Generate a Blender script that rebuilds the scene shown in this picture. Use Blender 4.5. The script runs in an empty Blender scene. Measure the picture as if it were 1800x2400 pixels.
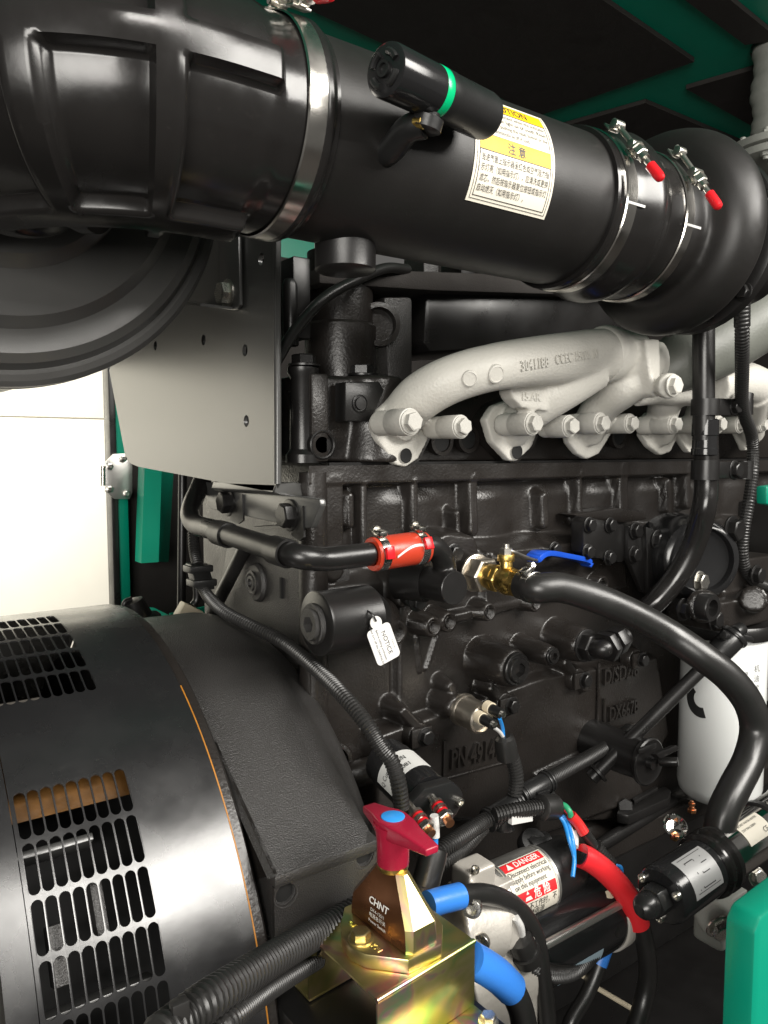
import bpy, bmesh, math, random
import numpy as np
from mathutils import Vector, Matrix
random.seed(7); RNG = np.random.RandomState(7)
V = lambda *a: np.array(a, float)
scene = bpy.context.scene
COL = scene.collection

# ------------------------------------------------------------------ camera
CAM = V(0, -1, 0); YAW = math.radians(35.7); PITCH = math.radians(4.5); FPX = 1790.0
cam_d = bpy.data.cameras.new('camera'); cam = bpy.data.objects.new('camera', cam_d); COL.objects.link(cam)
cam_d.sensor_fit = 'VERTICAL'; cam_d.sensor_height = 36; cam_d.lens = 36 * FPX / 2400
cam_d.clip_start = 0.02; cam_d.clip_end = 60
cam.location = CAM; cam.rotation_euler = (math.pi/2 - PITCH, 0, -YAW)
scene.camera = cam

# ------------------------------------------------------------------ light
world = bpy.data.worlds.new('World'); scene.world = world; world.use_nodes = True
world.node_tree.nodes['Background'].inputs[0].default_value = (1.0, 0.965, 0.91, 1)
world.node_tree.nodes['Background'].inputs[1].default_value = 0.125
def area(name, loc, target, sx, sy, watts, col=(1, .965, .905)):
    d = bpy.data.lights.new(name, 'AREA'); d.shape = 'RECTANGLE'; d.size = sx; d.size_y = sy
    d.energy = watts; d.color = col
    o = bpy.data.objects.new(name, d); COL.objects.link(o); o.location = loc
    o.rotation_euler = (Vector(target) - Vector(loc)).to_track_quat('-Z', 'Y').to_euler()
    return o
area('workshop_window_light', (-1.7, -2.6, 0.25), (0.6, 0, 0), 1.7, 1.2, 104)        # open side of the canopy, behind the camera
area('added_streak_light', (0.2, -2.9, 2.3), (0.6, 0, 0), 1.8, 0.22, 50)  # lamp added for streak reflections, no such fixture known
area('workshop_door_light', (1.8, -2.7, 1.45), (0.6, 0, -.3), 2.2, 1.2, 175)
area('daylight_on_white_wall', (-0.9, 1.9, 1.6), (-0.6, 3.4, 0.0), 3.0, 1.2, 265, (1, .955, .85))   # far opening
scene.view_settings.view_transform = 'Standard'; scene.view_settings.look = 'None'
scene.view_settings.exposure = 0.0; scene.view_settings.gamma = 1.0
scene.cycles.max_bounces = 6; scene.cycles.sample_clamp_indirect = 4
scene.cycles.use_denoising = True

# ------------------------------------------------------------------ photo pixel -> point on a plane of the place
_cp, _sp, _cy, _sy = math.cos(PITCH), math.sin(PITCH), math.cos(YAW), math.sin(YAW)
FW = V(_sy*_cp, _cy*_cp, -_sp); RT = V(_cy, -_sy, 0); UP = np.cross(RT, FW)
PAN = dict(W=(0, 0, 1800/1659.), tl=(0, 0), tr=(900, 0), ml=(0, 500), mr=(900, 500), kl=(0, 1000), kr=(900, 1000),
           ll=(0, 1450), lr=(900, 1450), bl=(0, 1800), br=(900, 1800), p=(0, 0, 1.0),
           i=(680, 1840, 450/1659.), s=(1000, 1900, 500/1659.), o=(840, 1720, 460/1659.), q=(1480, 1150, 320/1573.))
def pix(pan, x, y):
    t = PAN[pan]; s = t[2] if len(t) > 2 else 900/1659.
    return t[0] + x*s, t[1] + y*s
def ray(pan, x, y):
    u, v = pix(pan, x, y)
    return FW + RT*(u-900)/FPX - UP*(v-1200)/FPX
def at(pan, x, y, X=None, Y=None, Z=None):
    d = ray(pan, x, y)
    t = (X-CAM[0])/d[0] if X is not None else (Y-CAM[1])/d[1] if Y is not None else (Z-CAM[2])/d[2]
    return CAM + t*d
def depth(p): return float((np.asarray(p)-CAM) @ FW)
def psize(n, p): return n*depth(p)/FPX          # n photo pixels at point p, in metres
def unit(v): v = np.asarray(v, float); return v/np.linalg.norm(v)
XA, YA, ZA = V(1, 0, 0), V(0, 1, 0), V(0, 0, 1)

# ------------------------------------------------------------------ materials
def nodes(name):
    m = bpy.data.materials.new(name); m.use_nodes = True
    nt = m.node_tree; return m, nt, nt.nodes['Principled BSDF']
def mat(name, col, rough=.4, metal=0., bump=0., bscale=300., vary=.0, vscale=6., rvar=.08, coat=0., spec=.5, dust=0., bdist=.002, detail=3.):
    """painted / plastic / metal surface: colour variation, roughness variation, fine relief, light dust on it"""
    m, nt, b = nodes(name); N, L = nt.nodes.new, nt.links.new
    b.inputs['Roughness'].default_value = rough; b.inputs['Metallic'].default_value = metal
    b.inputs['Coat Weight'].default_value = coat; b.inputs['Specular IOR Level'].default_value = spec
    b.inputs['Base Color'].default_value = (*col, 1)
    tc = N('ShaderNodeTexCoord')
    if vary or dust:
        n1 = N('ShaderNodeTexNoise'); n1.inputs['Scale'].default_value = vscale; n1.inputs['Detail'].default_value = 6
        L(tc.outputs['Object'], n1.inputs['Vector'])
        mx = N('ShaderNodeMix'); mx.data_type = 'RGBA'
        mx.inputs['A'].default_value = (*[c*(1-vary) for c in col], 1); mx.inputs['B'].default_value = (*[min(1, c*(1+vary)+dust*.02) for c in col], 1)
        L(n1.outputs['Fac'], mx.inputs['Factor'])
        out = mx.outputs['Result']
        if dust:
            n3 = N('ShaderNodeTexNoise'); n3.inputs['Scale'].default_value = 90; n3.inputs['Detail'].default_value = 8; n3.inputs['Roughness'].default_value = .75
            L(tc.outputs['Object'], n3.inputs['Vector'])
            r3 = N('ShaderNodeMapRange'); r3.inputs[1].default_value = .60; r3.inputs[2].default_value = .82; r3.inputs[4].default_value = dust
            L(n3.outputs['Fac'], r3.inputs[0])
            m3 = N('ShaderNodeMix'); m3.data_type = 'RGBA'; m3.inputs['B'].default_value = (.33, .30, .27, 1)
            L(out, m3.inputs['A']); L(r3.outputs[0], m3.inputs['Factor']); out = m3.outputs['Result']
        L(out, b.inputs['Base Color'])
    if rvar:
        n2 = N('ShaderNodeTexNoise'); n2.inputs['Scale'].default_value = 17; n2.inputs['Detail'].default_value = 7
        L(tc.outputs['Object'], n2.inputs['Vector'])
        r2 = N('ShaderNodeMapRange'); r2.inputs[1].default_value = .3; r2.inputs[2].default_value = .7
        r2.inputs[3].default_value = max(.02, rough-rvar); r2.inputs[4].default_value = min(1, rough+rvar)
        L(n2.outputs['Fac'], r2.inputs[0]); L(r2.outputs[0], b.inputs['Roughness'])
    if bump:
        n4 = N('ShaderNodeTexNoise'); n4.inputs['Scale'].default_value = bscale; n4.inputs['Detail'].default_value = detail
        L(tc.outputs['Object'], n4.inputs['Vector'])
        bp = N('ShaderNodeBump'); bp.inputs['Strength'].default_value = bump; bp.inputs['Distance'].default_value = bdist
        L(n4.outputs['Fac'], bp.inputs['Height']); L(bp.outputs[0], b.inputs['Normal'])
    return m
def plated(name):                                   # yellow-passivated zinc: gold with pink and green patches
    m, nt, b = nodes(name); N, L = nt.nodes.new, nt.links.new
    tc = N('ShaderNodeTexCoord'); n = N('ShaderNodeTexNoise'); n.inputs['Scale'].default_value = 13; n.inputs['Detail'].default_value = 2
    n.inputs['Distortion'].default_value = 1.4
    L(tc.outputs['Object'], n.inputs['Vector']); r = N('ShaderNodeValToRGB'); e = r.color_ramp.elements
    e[0].position = .30; e[0].color = (.34, .52, .20, 1); e[1].position = .72; e[1].color = (.66, .36, .50, 1)
    for p, c in ((.42, (.68, .60, .22)), (.52, (.80, .66, .32)), (.59, (.74, .44, .36)), (.65, (.40, .56, .34))):
        k = e.new(p); k.color = (*c, 1)
    L(n.outputs['Fac'], r.inputs[0]); L(r.outputs[0], b.inputs['Base Color'])
    b.inputs['Metallic'].default_value = 1; b.inputs['Roughness'].default_value = .34
    n2 = N('ShaderNodeTexNoise'); n2.inputs['Scale'].default_value = 120; bp = N('ShaderNodeBump'); bp.inputs['Strength'].default_value = .06
    L(tc.outputs['Object'], n2.inputs['Vector']); L(n2.outputs[0], bp.inputs['Height']); L(bp.outputs[0], b.inputs['Normal'])
    return m
M = dict(
    cast=mat('black_cast_paint', (.0150, .0128, .0114), .33, bump=.20, bscale=230, vary=.35, rvar=.10, dust=.05, bdist=.003),
    cast_grey=mat('dark_grey_cast_paint', (.026, .0245, .0235), .36, spec=.7, bump=.50, bscale=620, vary=.25, rvar=.05, dust=.12, bdist=.003),
    satin=mat('satin_black_paint', (.0085, .008, .0078), .33, vary=.3, rvar=.07, bump=.05, bscale=400, dust=.03),
    gloss=mat('gloss_black_paint', (.012, .012, .0125), .17, vary=.2, rvar=.06, bump=.04, bscale=30, dust=.03),
    shell=mat('alternator_black_sheet', (.011, .0110, .0115), .265, spec=1.0, vary=.3, rvar=.06, bump=.03, bscale=60, dust=.05),
    pipe=mat('matte_black_paint', (.010, .0092, .0086), .44, spec=.4, vary=.25, rvar=.05, bump=.10, bscale=700, dust=.04, bdist=.001),
    plate=mat('dark_grey_powder_coat', (.052, .052, .050), .31, spec=1.0, vary=.1, rvar=.0, bump=.05, bscale=900, dust=.03, bdist=.001),
    filt=mat('air_filter_black_paint', (.050, .049, .047), .36, spec=.8, vary=.25, rvar=.05, bump=.06, bscale=600, bdist=.001),
    rubber=mat('black_rubber', (.013, .0125, .012), .34, spec=.65, vary=.3, rvar=.08, bump=.14, bscale=350, dust=.06, bdist=.001),
    rubber_gl=mat('shiny_black_rubber', (.011, .0102, .0098), .21, vary=.3, rvar=.10, bump=.07, bscale=120, dust=.03, bdist=.001),
    conduit=mat('black_corrugated_plastic', (.016, .0155, .015), .36, rvar=.06, vary=.2, dust=.04),
    plastic=mat('black_plastic', (.012, .012, .012), .33, rvar=.08, bump=.05, bscale=300),
    dark=mat('black_lining', (.020, .0165, .0145), .8, vary=.3, bump=.4, bscale=500),
    hole=mat('unlit_black', (.004, .004, .004), .8, rvar=0),  # near black standing in for shade in holes and hollows; also tie wire
    steel=mat('stainless_band', (.62, .60, .56), .20, 1., rvar=.08, bump=.03, bscale=50),
    bolt=mat('zinc_bolt', (.62, .60, .55), .30, 1., rvar=.1, bump=.08, bscale=300),
    nickel=mat('nickel_plate', (.66, .60, .51), .36, 1., rvar=.1, bump=.05, bscale=120),
    chrome=mat('polished_steel', (.75, .74, .71), .09, 1., rvar=.04),
    brass=mat('brass', (.66, .46, .14), .33, 1., rvar=.1, bump=.22, bscale=260),
    copper=mat('copper', (.72, .32, .16), .35, 1.),
    alu=mat('cast_aluminium', (.56, .53, .48), .46, .35, rvar=.08, bump=.30, bscale=190, vary=.12, bdist=.002),
    alu_m=mat('machined_aluminium', (.58, .57, .54), .34, .9, rvar=.08, bump=.08, bscale=300),
    cream2=mat('off_white_bolt_paint', (.43, .42, .385), .46, bump=.4, bscale=260, vary=.2, vscale=60, rvar=.08, bdist=.002),
    turbine=mat('grey_green_heat_paint', (.115, .12, .105), .5, bump=.22, bscale=200, vary=.12, bdist=.002),
    cream=mat('off_white_heat_paint', (.54, .525, .48), .48, bump=.40, bscale=230, vary=.10, rvar=.06, vscale=14, bdist=.002),
    heat=mat('grey_heat_paint', (.27, .275, .25), .55, bump=.25, bscale=200, vary=.12, bdist=.002),
    green=mat('green_paint', (.0, .25, .155), .34, vary=.12, rvar=.05, bump=.05, bscale=500),
    green_rail=mat('bright_green_paint', (.0, .20, .125), .38, vary=.08, rvar=.05, bump=.06, bscale=500),
    white=mat('white_paper_label', (.62, .62, .60), .45, vary=.04, rvar=.04),
    cream_label=mat('cream_label', (.66, .62, .53), .42, vary=.04, rvar=.04),
    silver_label=mat('silver_label', (.42, .42, .42), .38, .35, vary=.06),
    blue_label=mat('pale_blue_label', (.30, .40, .46), .40, vary=.06),
    yellow=mat('yellow_print', (.78, .47, .0), .48, rvar=.03),
    redprint=mat('red_print', (.62, .022, .028), .40, rvar=.03),
    ink=mat('black_print', (.02, .02, .02), .5, rvar=0),
    wink=mat('white_print', (.72, .70, .66), .5, rvar=0),
    gink=mat('grey_print', (.22, .22, .22), .5, rvar=0),
    red=mat('red_plastic', (.42, .010, .020), .30, rvar=.06, bump=.05, bscale=200),
    redcap=mat('red_rubber_cap', (.62, .012, .018), .26, rvar=.05),
    maroon=mat('raspberry_red_plastic', (.30, .010, .032), .30, rvar=.08, bump=.06, bscale=220, vary=.12),
    redhose=mat('red_silicone_hose', (.42, .038, .016), .32, rvar=.08, bump=.10, bscale=250, vary=.12),
    redshrink=mat('red_heat_shrink', (.66, .022, .028), .36, rvar=.06, bump=.1, bscale=160),
    blue=mat('blue_plastic_grip', (.012, .075, .50), .30, rvar=.06, bump=.05, bscale=200),
    blueshrink=mat('blue_heat_shrink', (.035, .19, .62), .36, rvar=.06, bump=.1, bscale=160),
    bluewire=mat('blue_wire', (.02, .22, .60), .36), redwire=mat('red_wire', (.55, .02, .02), .36), greenwire=mat('green_wire', (.02, .26, .12), .36),
    bluedot=mat('sky_blue_sticker', (.03, .28, .72), .35),
    lime=mat('green_indicator_ring', (.0, .42, .16), .25),
    zinc_dark=mat('zinc_with_dark_reflection', (.20, .085, .038), .27, .8, rvar=.06, vary=.45, vscale=22),  # zinc plating with its dark surroundings put into the colour
    tan=mat('varnished_winding', (.10, .046, .011), .4, vary=.8, vscale=60, bump=.5, bscale=60),
    ivory=mat('ivory_plastic', (.62, .54, .40), .45, vary=.08),
    wplastic=mat('white_plastic', (.58, .575, .56), .35),
    filterwhite=mat('glossy_white_can', (.74, .755, .74), .24, rvar=.04, vary=.03, coat=.2),
    wall=mat('white_painted_wall', (.84, .82, .75), .6, vary=.05, bump=.1, bscale=60),
    orange=mat('orange_primer_edge', (.34, .135, .012), .5, vary=.4, vscale=50),
    zinc=plated('yellow_zinc_plating'),
)

# ------------------------------------------------------------------ mesh helpers
def spline(pts, m=10):
    P = [np.asarray(p, float) for p in pts]
    if len(P) < 3:
        return [P[0] + (P[1]-P[0])*i/m for i in range(m+1)]
    Q = [2*P[0]-P[1]] + P + [2*P[-1]-P[-2]]; out = []
    for i in range(1, len(Q)-2):
        a, b, c, d = Q[i-1:i+3]
        for k in range(m):
            t = k/m
            out.append(.5*(2*b + (c-a)*t + (2*a-5*b+4*c-d)*t*t + (3*b-a-3*c+d)*t**3))
    out.append(P[-1]); return out
def resample(path, step):
    P = np.array(path); seg = np.linalg.norm(np.diff(P, axis=0), axis=1); s = np.r_[0, np.cumsum(seg)]
    n = max(2, int(round(s[-1]/step))+1); t = np.linspace(0, s[-1], n)
    return [V(*[np.interp(u, s, P[:, k]) for k in range(3)]) for u in t], s[-1]
def frames(path):
    P = [np.asarray(p, float) for p in path]; n = len(P)
    T = [unit(P[min(i+1, n-1)]-P[max(i-1, 0)]) for i in range(n)]
    a = V(0, 0, 1) if abs(T[0][2]) < .9 else V(0, 1, 0)
    N0 = unit(a - T[0]*(a @ T[0])); out = []
    for i in range(n):
        N0 = unit(N0 - T[i]*(N0 @ T[i])); out.append((T[i], N0, np.cross(T[i], N0)))
    return P, out
def basis(n, hint=None):
    n = unit(n); h = np.asarray(hint if hint is not None else (ZA if abs(n[2]) < .9 else XA), float)
    v = unit(h - n*(h @ n)); u = np.cross(v, n); return u, v, n     # u right, v up, n out
class MB:
    def __init__(s): s.v = []; s.f = []
    def add(s, vs, fs):
        o = len(s.v); s.v += [tuple(map(float, p)) for p in vs]; s.f += [tuple(i+o for i in q) for q in fs]; return s
    def sweep(s, path, r, n=16, cap=True, flat=None):
        P, F = frames(path); m = len(P); vs = []
        for i, (p, (t, a, b)) in enumerate(zip(P, F)):
            ri = r[i] if hasattr(r, '__len__') else r(i/(m-1)) if callable(r) else r
            for k in range(n):
                th = 2*math.pi*k/n; rr = ri(th) if callable(ri) else ri
                vs.append(p + (a*math.cos(th) + b*math.sin(th)*(flat or 1))*rr)
        fs = [(i*n+k, i*n+(k+1) % n, (i+1)*n+(k+1) % n, (i+1)*n+k) for i in range(m-1) for k in range(n)]
        if cap: fs += [tuple(range(n))[::-1], tuple(range((m-1)*n, m*n))]
        return s.add(vs, fs)
    def rod(s, a, b, r, r2=None, n=16): return s.sweep([a, b], [r, r if r2 is None else r2], n)
    def lathe(s, o, ax, prof, n=32, cap=True, arc=None, hint=None):
        """prof: (radius, distance along the axis)"""
        u, v, w = basis(ax, hint); o = np.asarray(o, float); vs = []; m = len(prof)
        for r, h in prof:
            for k in range(n):
                th = 2*math.pi*k/n; vs.append(o + w*h + (u*math.cos(th) + v*math.sin(th))*max(r, 1e-5))
        fs = [(i*n+k, i*n+(k+1) % n, (i+1)*n+(k+1) % n, (i+1)*n+k) for i in range(m-1) for k in range(n)]
        if cap: fs += [tuple(range(n))[::-1], tuple(range((m-1)*n, m*n))]
        return s.add(vs, fs)
    def prism(s, poly, ext):
        P = [np.asarray(p, float) for p in poly]; e = np.asarray(ext, float); n = len(P)
        return s.add(P + [p+e for p in P], [tuple(range(n))[::-1], tuple(range(n, 2*n))] + [(i, (i+1) % n, n+(i+1) % n, n+i) for i in range(n)])
    def box(s, c, size, u=XA, v=YA, w=ZA):
        c = np.asarray(c, float); u, v, w = unit(u), unit(v), unit(w); a, b, d = (x/2 for x in size)
        q = [c-u*a-v*b-w*d, c+u*a-v*b-w*d, c+u*a+v*b-w*d, c-u*a+v*b-w*d]
        return s.prism(q, w*size[2])
    def hexa(s, o, ax, r, h, hint=None, ch=.12):
        """hexagon head with a chamfered top"""
        u, v, w = basis(ax, hint); o = np.asarray(o, float); vs = []
        for rr, hh in ((r, 0), (r, h*(1-ch)), (r*.86, h)):
            for k in range(6): vs.append(o + w*hh + (u*math.cos(k*math.pi/3) + v*math.sin(k*math.pi/3))*rr)
        fs = [(i*6+k, i*6+(k+1) % 6, (i+1)*6+(k+1) % 6, (i+1)*6+k) for i in range(2) for k in range(6)]
        return s.add(vs, fs + [tuple(range(6))[::-1], tuple(range(12, 18))])
    def mesh(s, name, bevel=0, seg=2, smooth=35, fix=True):
        me = bpy.data.meshes.new(name); me.from_pydata(s.v, [], s.f)
        bm = bmesh.new(); bm.from_mesh(me)
        if fix: bmesh.ops.recalc_face_normals(bm, faces=bm.faces)
        if bevel:
            ed = [e for e in bm.edges if len(e.link_faces) == 2 and e.calc_face_angle(0) > math.radians(28)]
            bmesh.ops.bevel(bm, geom=ed, offset=bevel, segments=seg, affect='EDGES', profile=.5, clamp_overlap=True)
        bm.to_mesh(me); bm.free()
        for p in me.polygons: p.use_smooth = True
        me.set_sharp_from_angle(angle=math.radians(smooth)); me.update(); return me
    def obj(s, name, m, parent=None, **k): return link(name, s.mesh(name, **k), m, parent)
def link(name, me, m, parent=None):
    o = bpy.data.objects.new(name, me); COL.objects.link(o)
    if m is not None and not me.materials: me.materials.append(M[m] if isinstance(m, str) else m)
    if parent is not None: attach(o, parent)
    return o
BASE = {}
def world_of(o): return BASE.get(o.name, Vector((0, 0, 0)))
def attach(o, parent, loc=(0, 0, 0)):
    o.parent = parent; o.location = Vector(loc) - world_of(parent)
def tag(o, label, cat, group=None):
    o['label'] = label; o['category'] = cat
    if group: o['group'] = group
    return o
def thing(name, label, cat, loc, group=None):
    o = bpy.data.objects.new(name, None); COL.objects.link(o); o.empty_display_size = .02
    o.location = Vector([float(c) for c in loc]); BASE[o.name] = o.location.copy(); return tag(o, label, cat, group)
def structure(o): o['kind'] = 'structure'; return o
def fuse(mb, name, m, parent=None, voxel=.004, smooth=6, factor=.5):
    """melt overlapping solids into one casting with soft fillets"""
    me = bpy.data.meshes.new(name); me.from_pydata(mb.v, [], mb.f)
    bm = bmesh.new(); bm.from_mesh(me); bmesh.ops.recalc_face_normals(bm, faces=bm.faces); bm.to_mesh(me); bm.free()
    o = bpy.data.objects.new('t', me); COL.objects.link(o)
    r = o.modifiers.new('r', 'REMESH'); r.mode = 'VOXEL'; r.voxel_size = voxel
    k = o.modifiers.new('s', 'SMOOTH'); k.iterations = smooth; k.factor = factor
    dg = bpy.context.evaluated_depsgraph_get(); out = bpy.data.meshes.new_from_object(o.evaluated_get(dg))
    bpy.data.objects.remove(o); bpy.data.meshes.remove(me); out.name = name
    for p in out.polygons: p.use_smooth = True
    return link(name, out, m, parent)
from mathutils.bvhtree import BVHTree
def tree_of(o):
    me = o.data; return BVHTree.FromPolygons([tuple(v.co) for v in me.vertices], [tuple(p.vertices) for p in me.polygons])
def drape(bvh, base, d):
    """map for lettering cast on a curved part: base(x, y) is a point in front of it, d the direction onto it"""
    d = unit(d)
    def f(x, y, h):
        p = base(x, y, 0); q = bvh.ray_cast(Vector([float(c) for c in p]), Vector([float(c) for c in d]))
        return (np.array(q[0]) if q[0] is not None else p + d*.05) - d*h
    return f
# --- shared bolts: one mesh per kind, placed by matrix
_BM = {}
def bolt_mesh(kind):
    if kind in _BM: return _BM[kind]
    b = MB()
    if kind == 'hex': b.lathe((0, 0, 0), ZA, [(1.28, 0), (1.28, .16), (1.2, .2), (.9, .2)], 24).hexa((0, 0, .18), ZA, 1.0, .75)
    elif kind == 'hexplain': b.hexa((0, 0, 0), ZA, 1.0, .8)
    elif kind == 'socket':
        b.lathe((0, 0, 0), ZA, [(1, 0), (1, .85), (.93, .95), (.62, .95), (.58, .35), (0, .35)], 24)
    elif kind == 'plug':                                       # threaded plug with hexagon socket
        b.lathe((0, 0, 0), ZA, [(1.0, 0), (1.0, .22), (.95, .28), (.80, .28), (.78, .40), (.74, .45)], 32, cap=False)
        vs = [(.74*math.cos(k*math.pi/3+t), .74*math.sin(k*math.pi/3+t), .45) for k in range(6) for t in (0, .35, .70)]
        h = [(.47*math.cos(k*math.pi/3), .42*math.sin(k*math.pi/3)) for k in range(6)]
        ring = [(.74*math.cos(2*math.pi*k/24), .74*math.sin(2*math.pi*k/24), .45) for k in range(24)]
        def hexpt(k):
            a, t = divmod(k, 4); t /= 4; return (h[a][0]*(1-t)+h[(a+1) % 6][0]*t, h[a][1]*(1-t)+h[(a+1) % 6][1]*t)
        top = [(*hexpt(k), .45) for k in range(24)]; bot = [(*hexpt(k), -.45) for k in range(24)]
        b.add(ring+top+bot, [(i, (i+1) % 24, 24+(i+1) % 24, 24+i) for i in range(24)] + [(24+i, 24+(i+1) % 24, 48+(i+1) % 24, 48+i) for i in range(24)] + [tuple(range(48, 72))])
    elif kind == 'threadhole':                                 # tapped hole: chamfer and thread rings going in
        pr = [(1.15, 0.02), (1.0, -.05)]
        for i in range(7): pr += [(1.0, -.1-.22*i), (.86, -.21-.22*i)]
        b.lathe((0, 0, 0), ZA, pr + [(.01, -1.6)], 24, cap=False)
    elif kind == 'nut': b.hexa((0, 0, 0), ZA, 1, .7).lathe((0, 0, .7), ZA, [(.55, -.1), (.55, .5), (.45, .58)], 16)
    _BM[kind] = b.mesh('bolt_'+kind, fix=kind not in ('threadhole',)); return _BM[kind]
def bolt(parent, p, n, r, m='satin', kind='hex', name='bolt', hint=None, spin=None):
    me0 = bolt_mesh(kind); key = (kind, m)
    if key not in _BM:
        me = me0.copy(); me.materials.clear(); me.materials.append(M[m]); _BM[key] = me
    o = bpy.data.objects.new(name, _BM[key]); COL.objects.link(o)
    u, v, w = basis(n, hint); R3 = Matrix(((u[0], v[0], w[0]), (u[1], v[1], w[1]), (u[2], v[2], w[2]))).to_4x4()
    if spin is None: spin = random.uniform(0, 1.05)
    o.parent = parent; base = world_of(parent) if parent is not None else Vector((0, 0, 0))
    o.matrix_basis = Matrix.Translation(Vector([float(c) for c in p]) - base) @ R3 @ Matrix.Rotation(spin, 4, 'Z') @ Matrix.Scale(r, 4)
    return o
# --- lettering as thin meshes
def text_mesh(body, size, extrude=0., align='LEFT', bold=0., spacing=1., width=None):
    c = bpy.data.curves.new('t', 'FONT'); c.body = body; c.size = size; c.extrude = 0; c.align_x = align
    c.space_character = spacing; c.resolution_u = 3; c.offset = bold
    o = bpy.data.objects.new('t', c); COL.objects.link(o); dg = bpy.context.evaluated_depsgraph_get(); dg.update()
    me = bpy.data.meshes.new_from_object(o.evaluated_get(dg)); bpy.data.objects.remove(o); bpy.data.curves.remove(c)
    vs = [tuple(v.co) for v in me.vertices]; fs = [tuple(p.vertices) for p in me.polygons]; bpy.data.meshes.remove(me)
    if width and vs:
        x0 = min(v[0] for v in vs); x1 = max(v[0] for v in vs); k = width/max(1e-6, x1-x0)
        c0 = 0 if align == 'LEFT' else 0
        vs = [((v[0]-x0)*k if align == 'LEFT' else v[0]*k, v[1], v[2]) for v in vs]
    return vs, fs
def text(name, lines, m, parent, mp, relief=0.0):
    """lines: (string, x, y, size[, align, width, bold]); mp(x, y, h) -> point in the place"""
    b = MB()
    for ln in lines:
        s, x, y, size = ln[:4]; al = ln[4] if len(ln) > 4 else 'LEFT'; wd = ln[5] if len(ln) > 5 else None; bd = ln[6] if len(ln) > 6 else 0
        vs, fs = text_mesh(s, size, align=al, width=wd, bold=bd)
        if not vs: continue
        top = [mp(x+v[0], y+v[1], relief) for v in vs]
        b.add(top, fs)
        if relief:                                              # sides of raised letters
            from collections import Counter
            cnt = Counter(); de = {}
            for q in fs:
                for i in range(len(q)):
                    e = (q[i], q[(i+1) % len(q)]); k = tuple(sorted(e)); cnt[k] += 1; de[k] = e
            bot = [mp(x+v[0], y+v[1], -.0005) for v in vs]; n = len(vs)
            b.add(top+bot, [(de[k][1], de[k][0], n+de[k][0], n+de[k][1]) for k in cnt if cnt[k] == 1])
    return b.obj(name, m, parent, fix=False)
def patch(name, w, h, m, parent, mp, nx=16, ny=16, x0=0, y0=0, lift=0.0, thick=.0004, round_=0):
    b = MB(); vs = []
    for lv in (lift, lift-thick):
        for j in range(ny+1):
            for i in range(nx+1): vs.append(mp(x0+w*i/nx, y0+h*j/ny, lv))
    n = (nx+1)*(ny+1); fs = []
    for j in range(ny):
        for i in range(nx):
            a = j*(nx+1)+i; q = (a, a+1, a+nx+2, a+nx+1); fs += [q]
    rim = [i for i in range(nx+1)] + [(j+1)*(nx+1)+nx for j in range(ny)] + [ny*(nx+1)+i for i in range(nx-1, -1, -1)] + [j*(nx+1) for j in range(ny-1, 0, -1)]
    fs += [(rim[k], rim[(k+1) % len(rim)], n+rim[(k+1) % len(rim)], n+rim[k]) for k in range(len(rim))]
    return b.add(vs, fs).obj(name, m, parent, fix=False)
def flat_map(o, u, v):
    u, v = unit(u), unit(v); n = np.cross(u, v); o = np.asarray(o, float)
    return lambda x, y, h: o + u*x + v*y + n*h
def cyl_map(o, ax, ref, r):
    """x runs along the axis, y round the cylinder from direction ref (upwards positive)"""
    ax = unit(ax); ref = unit(np.asarray(ref) - ax*(np.asarray(ref) @ ax)); side = np.cross(ref, ax); o = np.asarray(o, float)
    if side[2] < 0: side = -side
    return lambda x, y, h: o + ax*x + (ref*math.cos(y/r) + side*math.sin(y/r))*(r+h)
def ring_band(mb, o, ax, r, w, t, n=72, prof=None):
    """flat strap round a cylinder"""
    return mb.lathe(o, ax, prof or [(r, -w/2), (r+t, -w/2), (r+t, w/2), (r, w/2), (r, -w/2)], n, cap=False)
def corrugated(path_pts, r, name, m, parent=None, pitch=.0052, depth_=.16, n=14, m_s=12):
    path, L = resample(spline(path_pts, m_s), pitch/4)
    rr = [r*(1 if (i % 4) in (0, 1) else 1-depth_) for i in range(len(path))]
    b = MB(); b.sweep(path, rr, n); return b.obj(name, m, parent, smooth=25)
def hose(path_pts, r, name, m, parent=None, n=18, m_s=12):
    b = MB(); b.sweep(spline(path_pts, m_s), r, n); return b.obj(name, m, parent, smooth=50)
# ================================================================== the enclosure (setting)
def sheet(name, poly, ext, m, parent=None, bevel=0):
    b = MB(); b.prism(poly, ext); return b.obj(name, m, parent, bevel=bevel)
FLOOR_Z = -1.32
structure(sheet('floor', [V(-4, -3.2, FLOOR_Z), V(5, -3.2, FLOOR_Z), V(5, 6, FLOOR_Z), V(-4, 6, FLOOR_Z)], (0, 0, -.05), 'dark'))
# white wall seen through the far doorway: panels with a joint
ww = structure(sheet('white_wall', [V(-4.5, 3.62, FLOOR_Z), V(3.2, 3.62, FLOOR_Z), V(3.2, 3.62, 2.6), V(-4.5, 3.62, 2.6)], (0, .1, 0), 'wall'))
zs = at('p', 120, 979, Y=3.6)[2]
for x0 in (-4.5, -1.93, .64):
    for z0, z1 in ((FLOOR_Z, zs-.004), (zs+.004, 2.6)):
        b = MB(); b.box(((x0+x0+2.56)/2, 3.61, (z0+z1)/2), (2.56, .02, z1-z0)); b.obj('wall_panel', 'wall', ww, bevel=.003)
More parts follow.
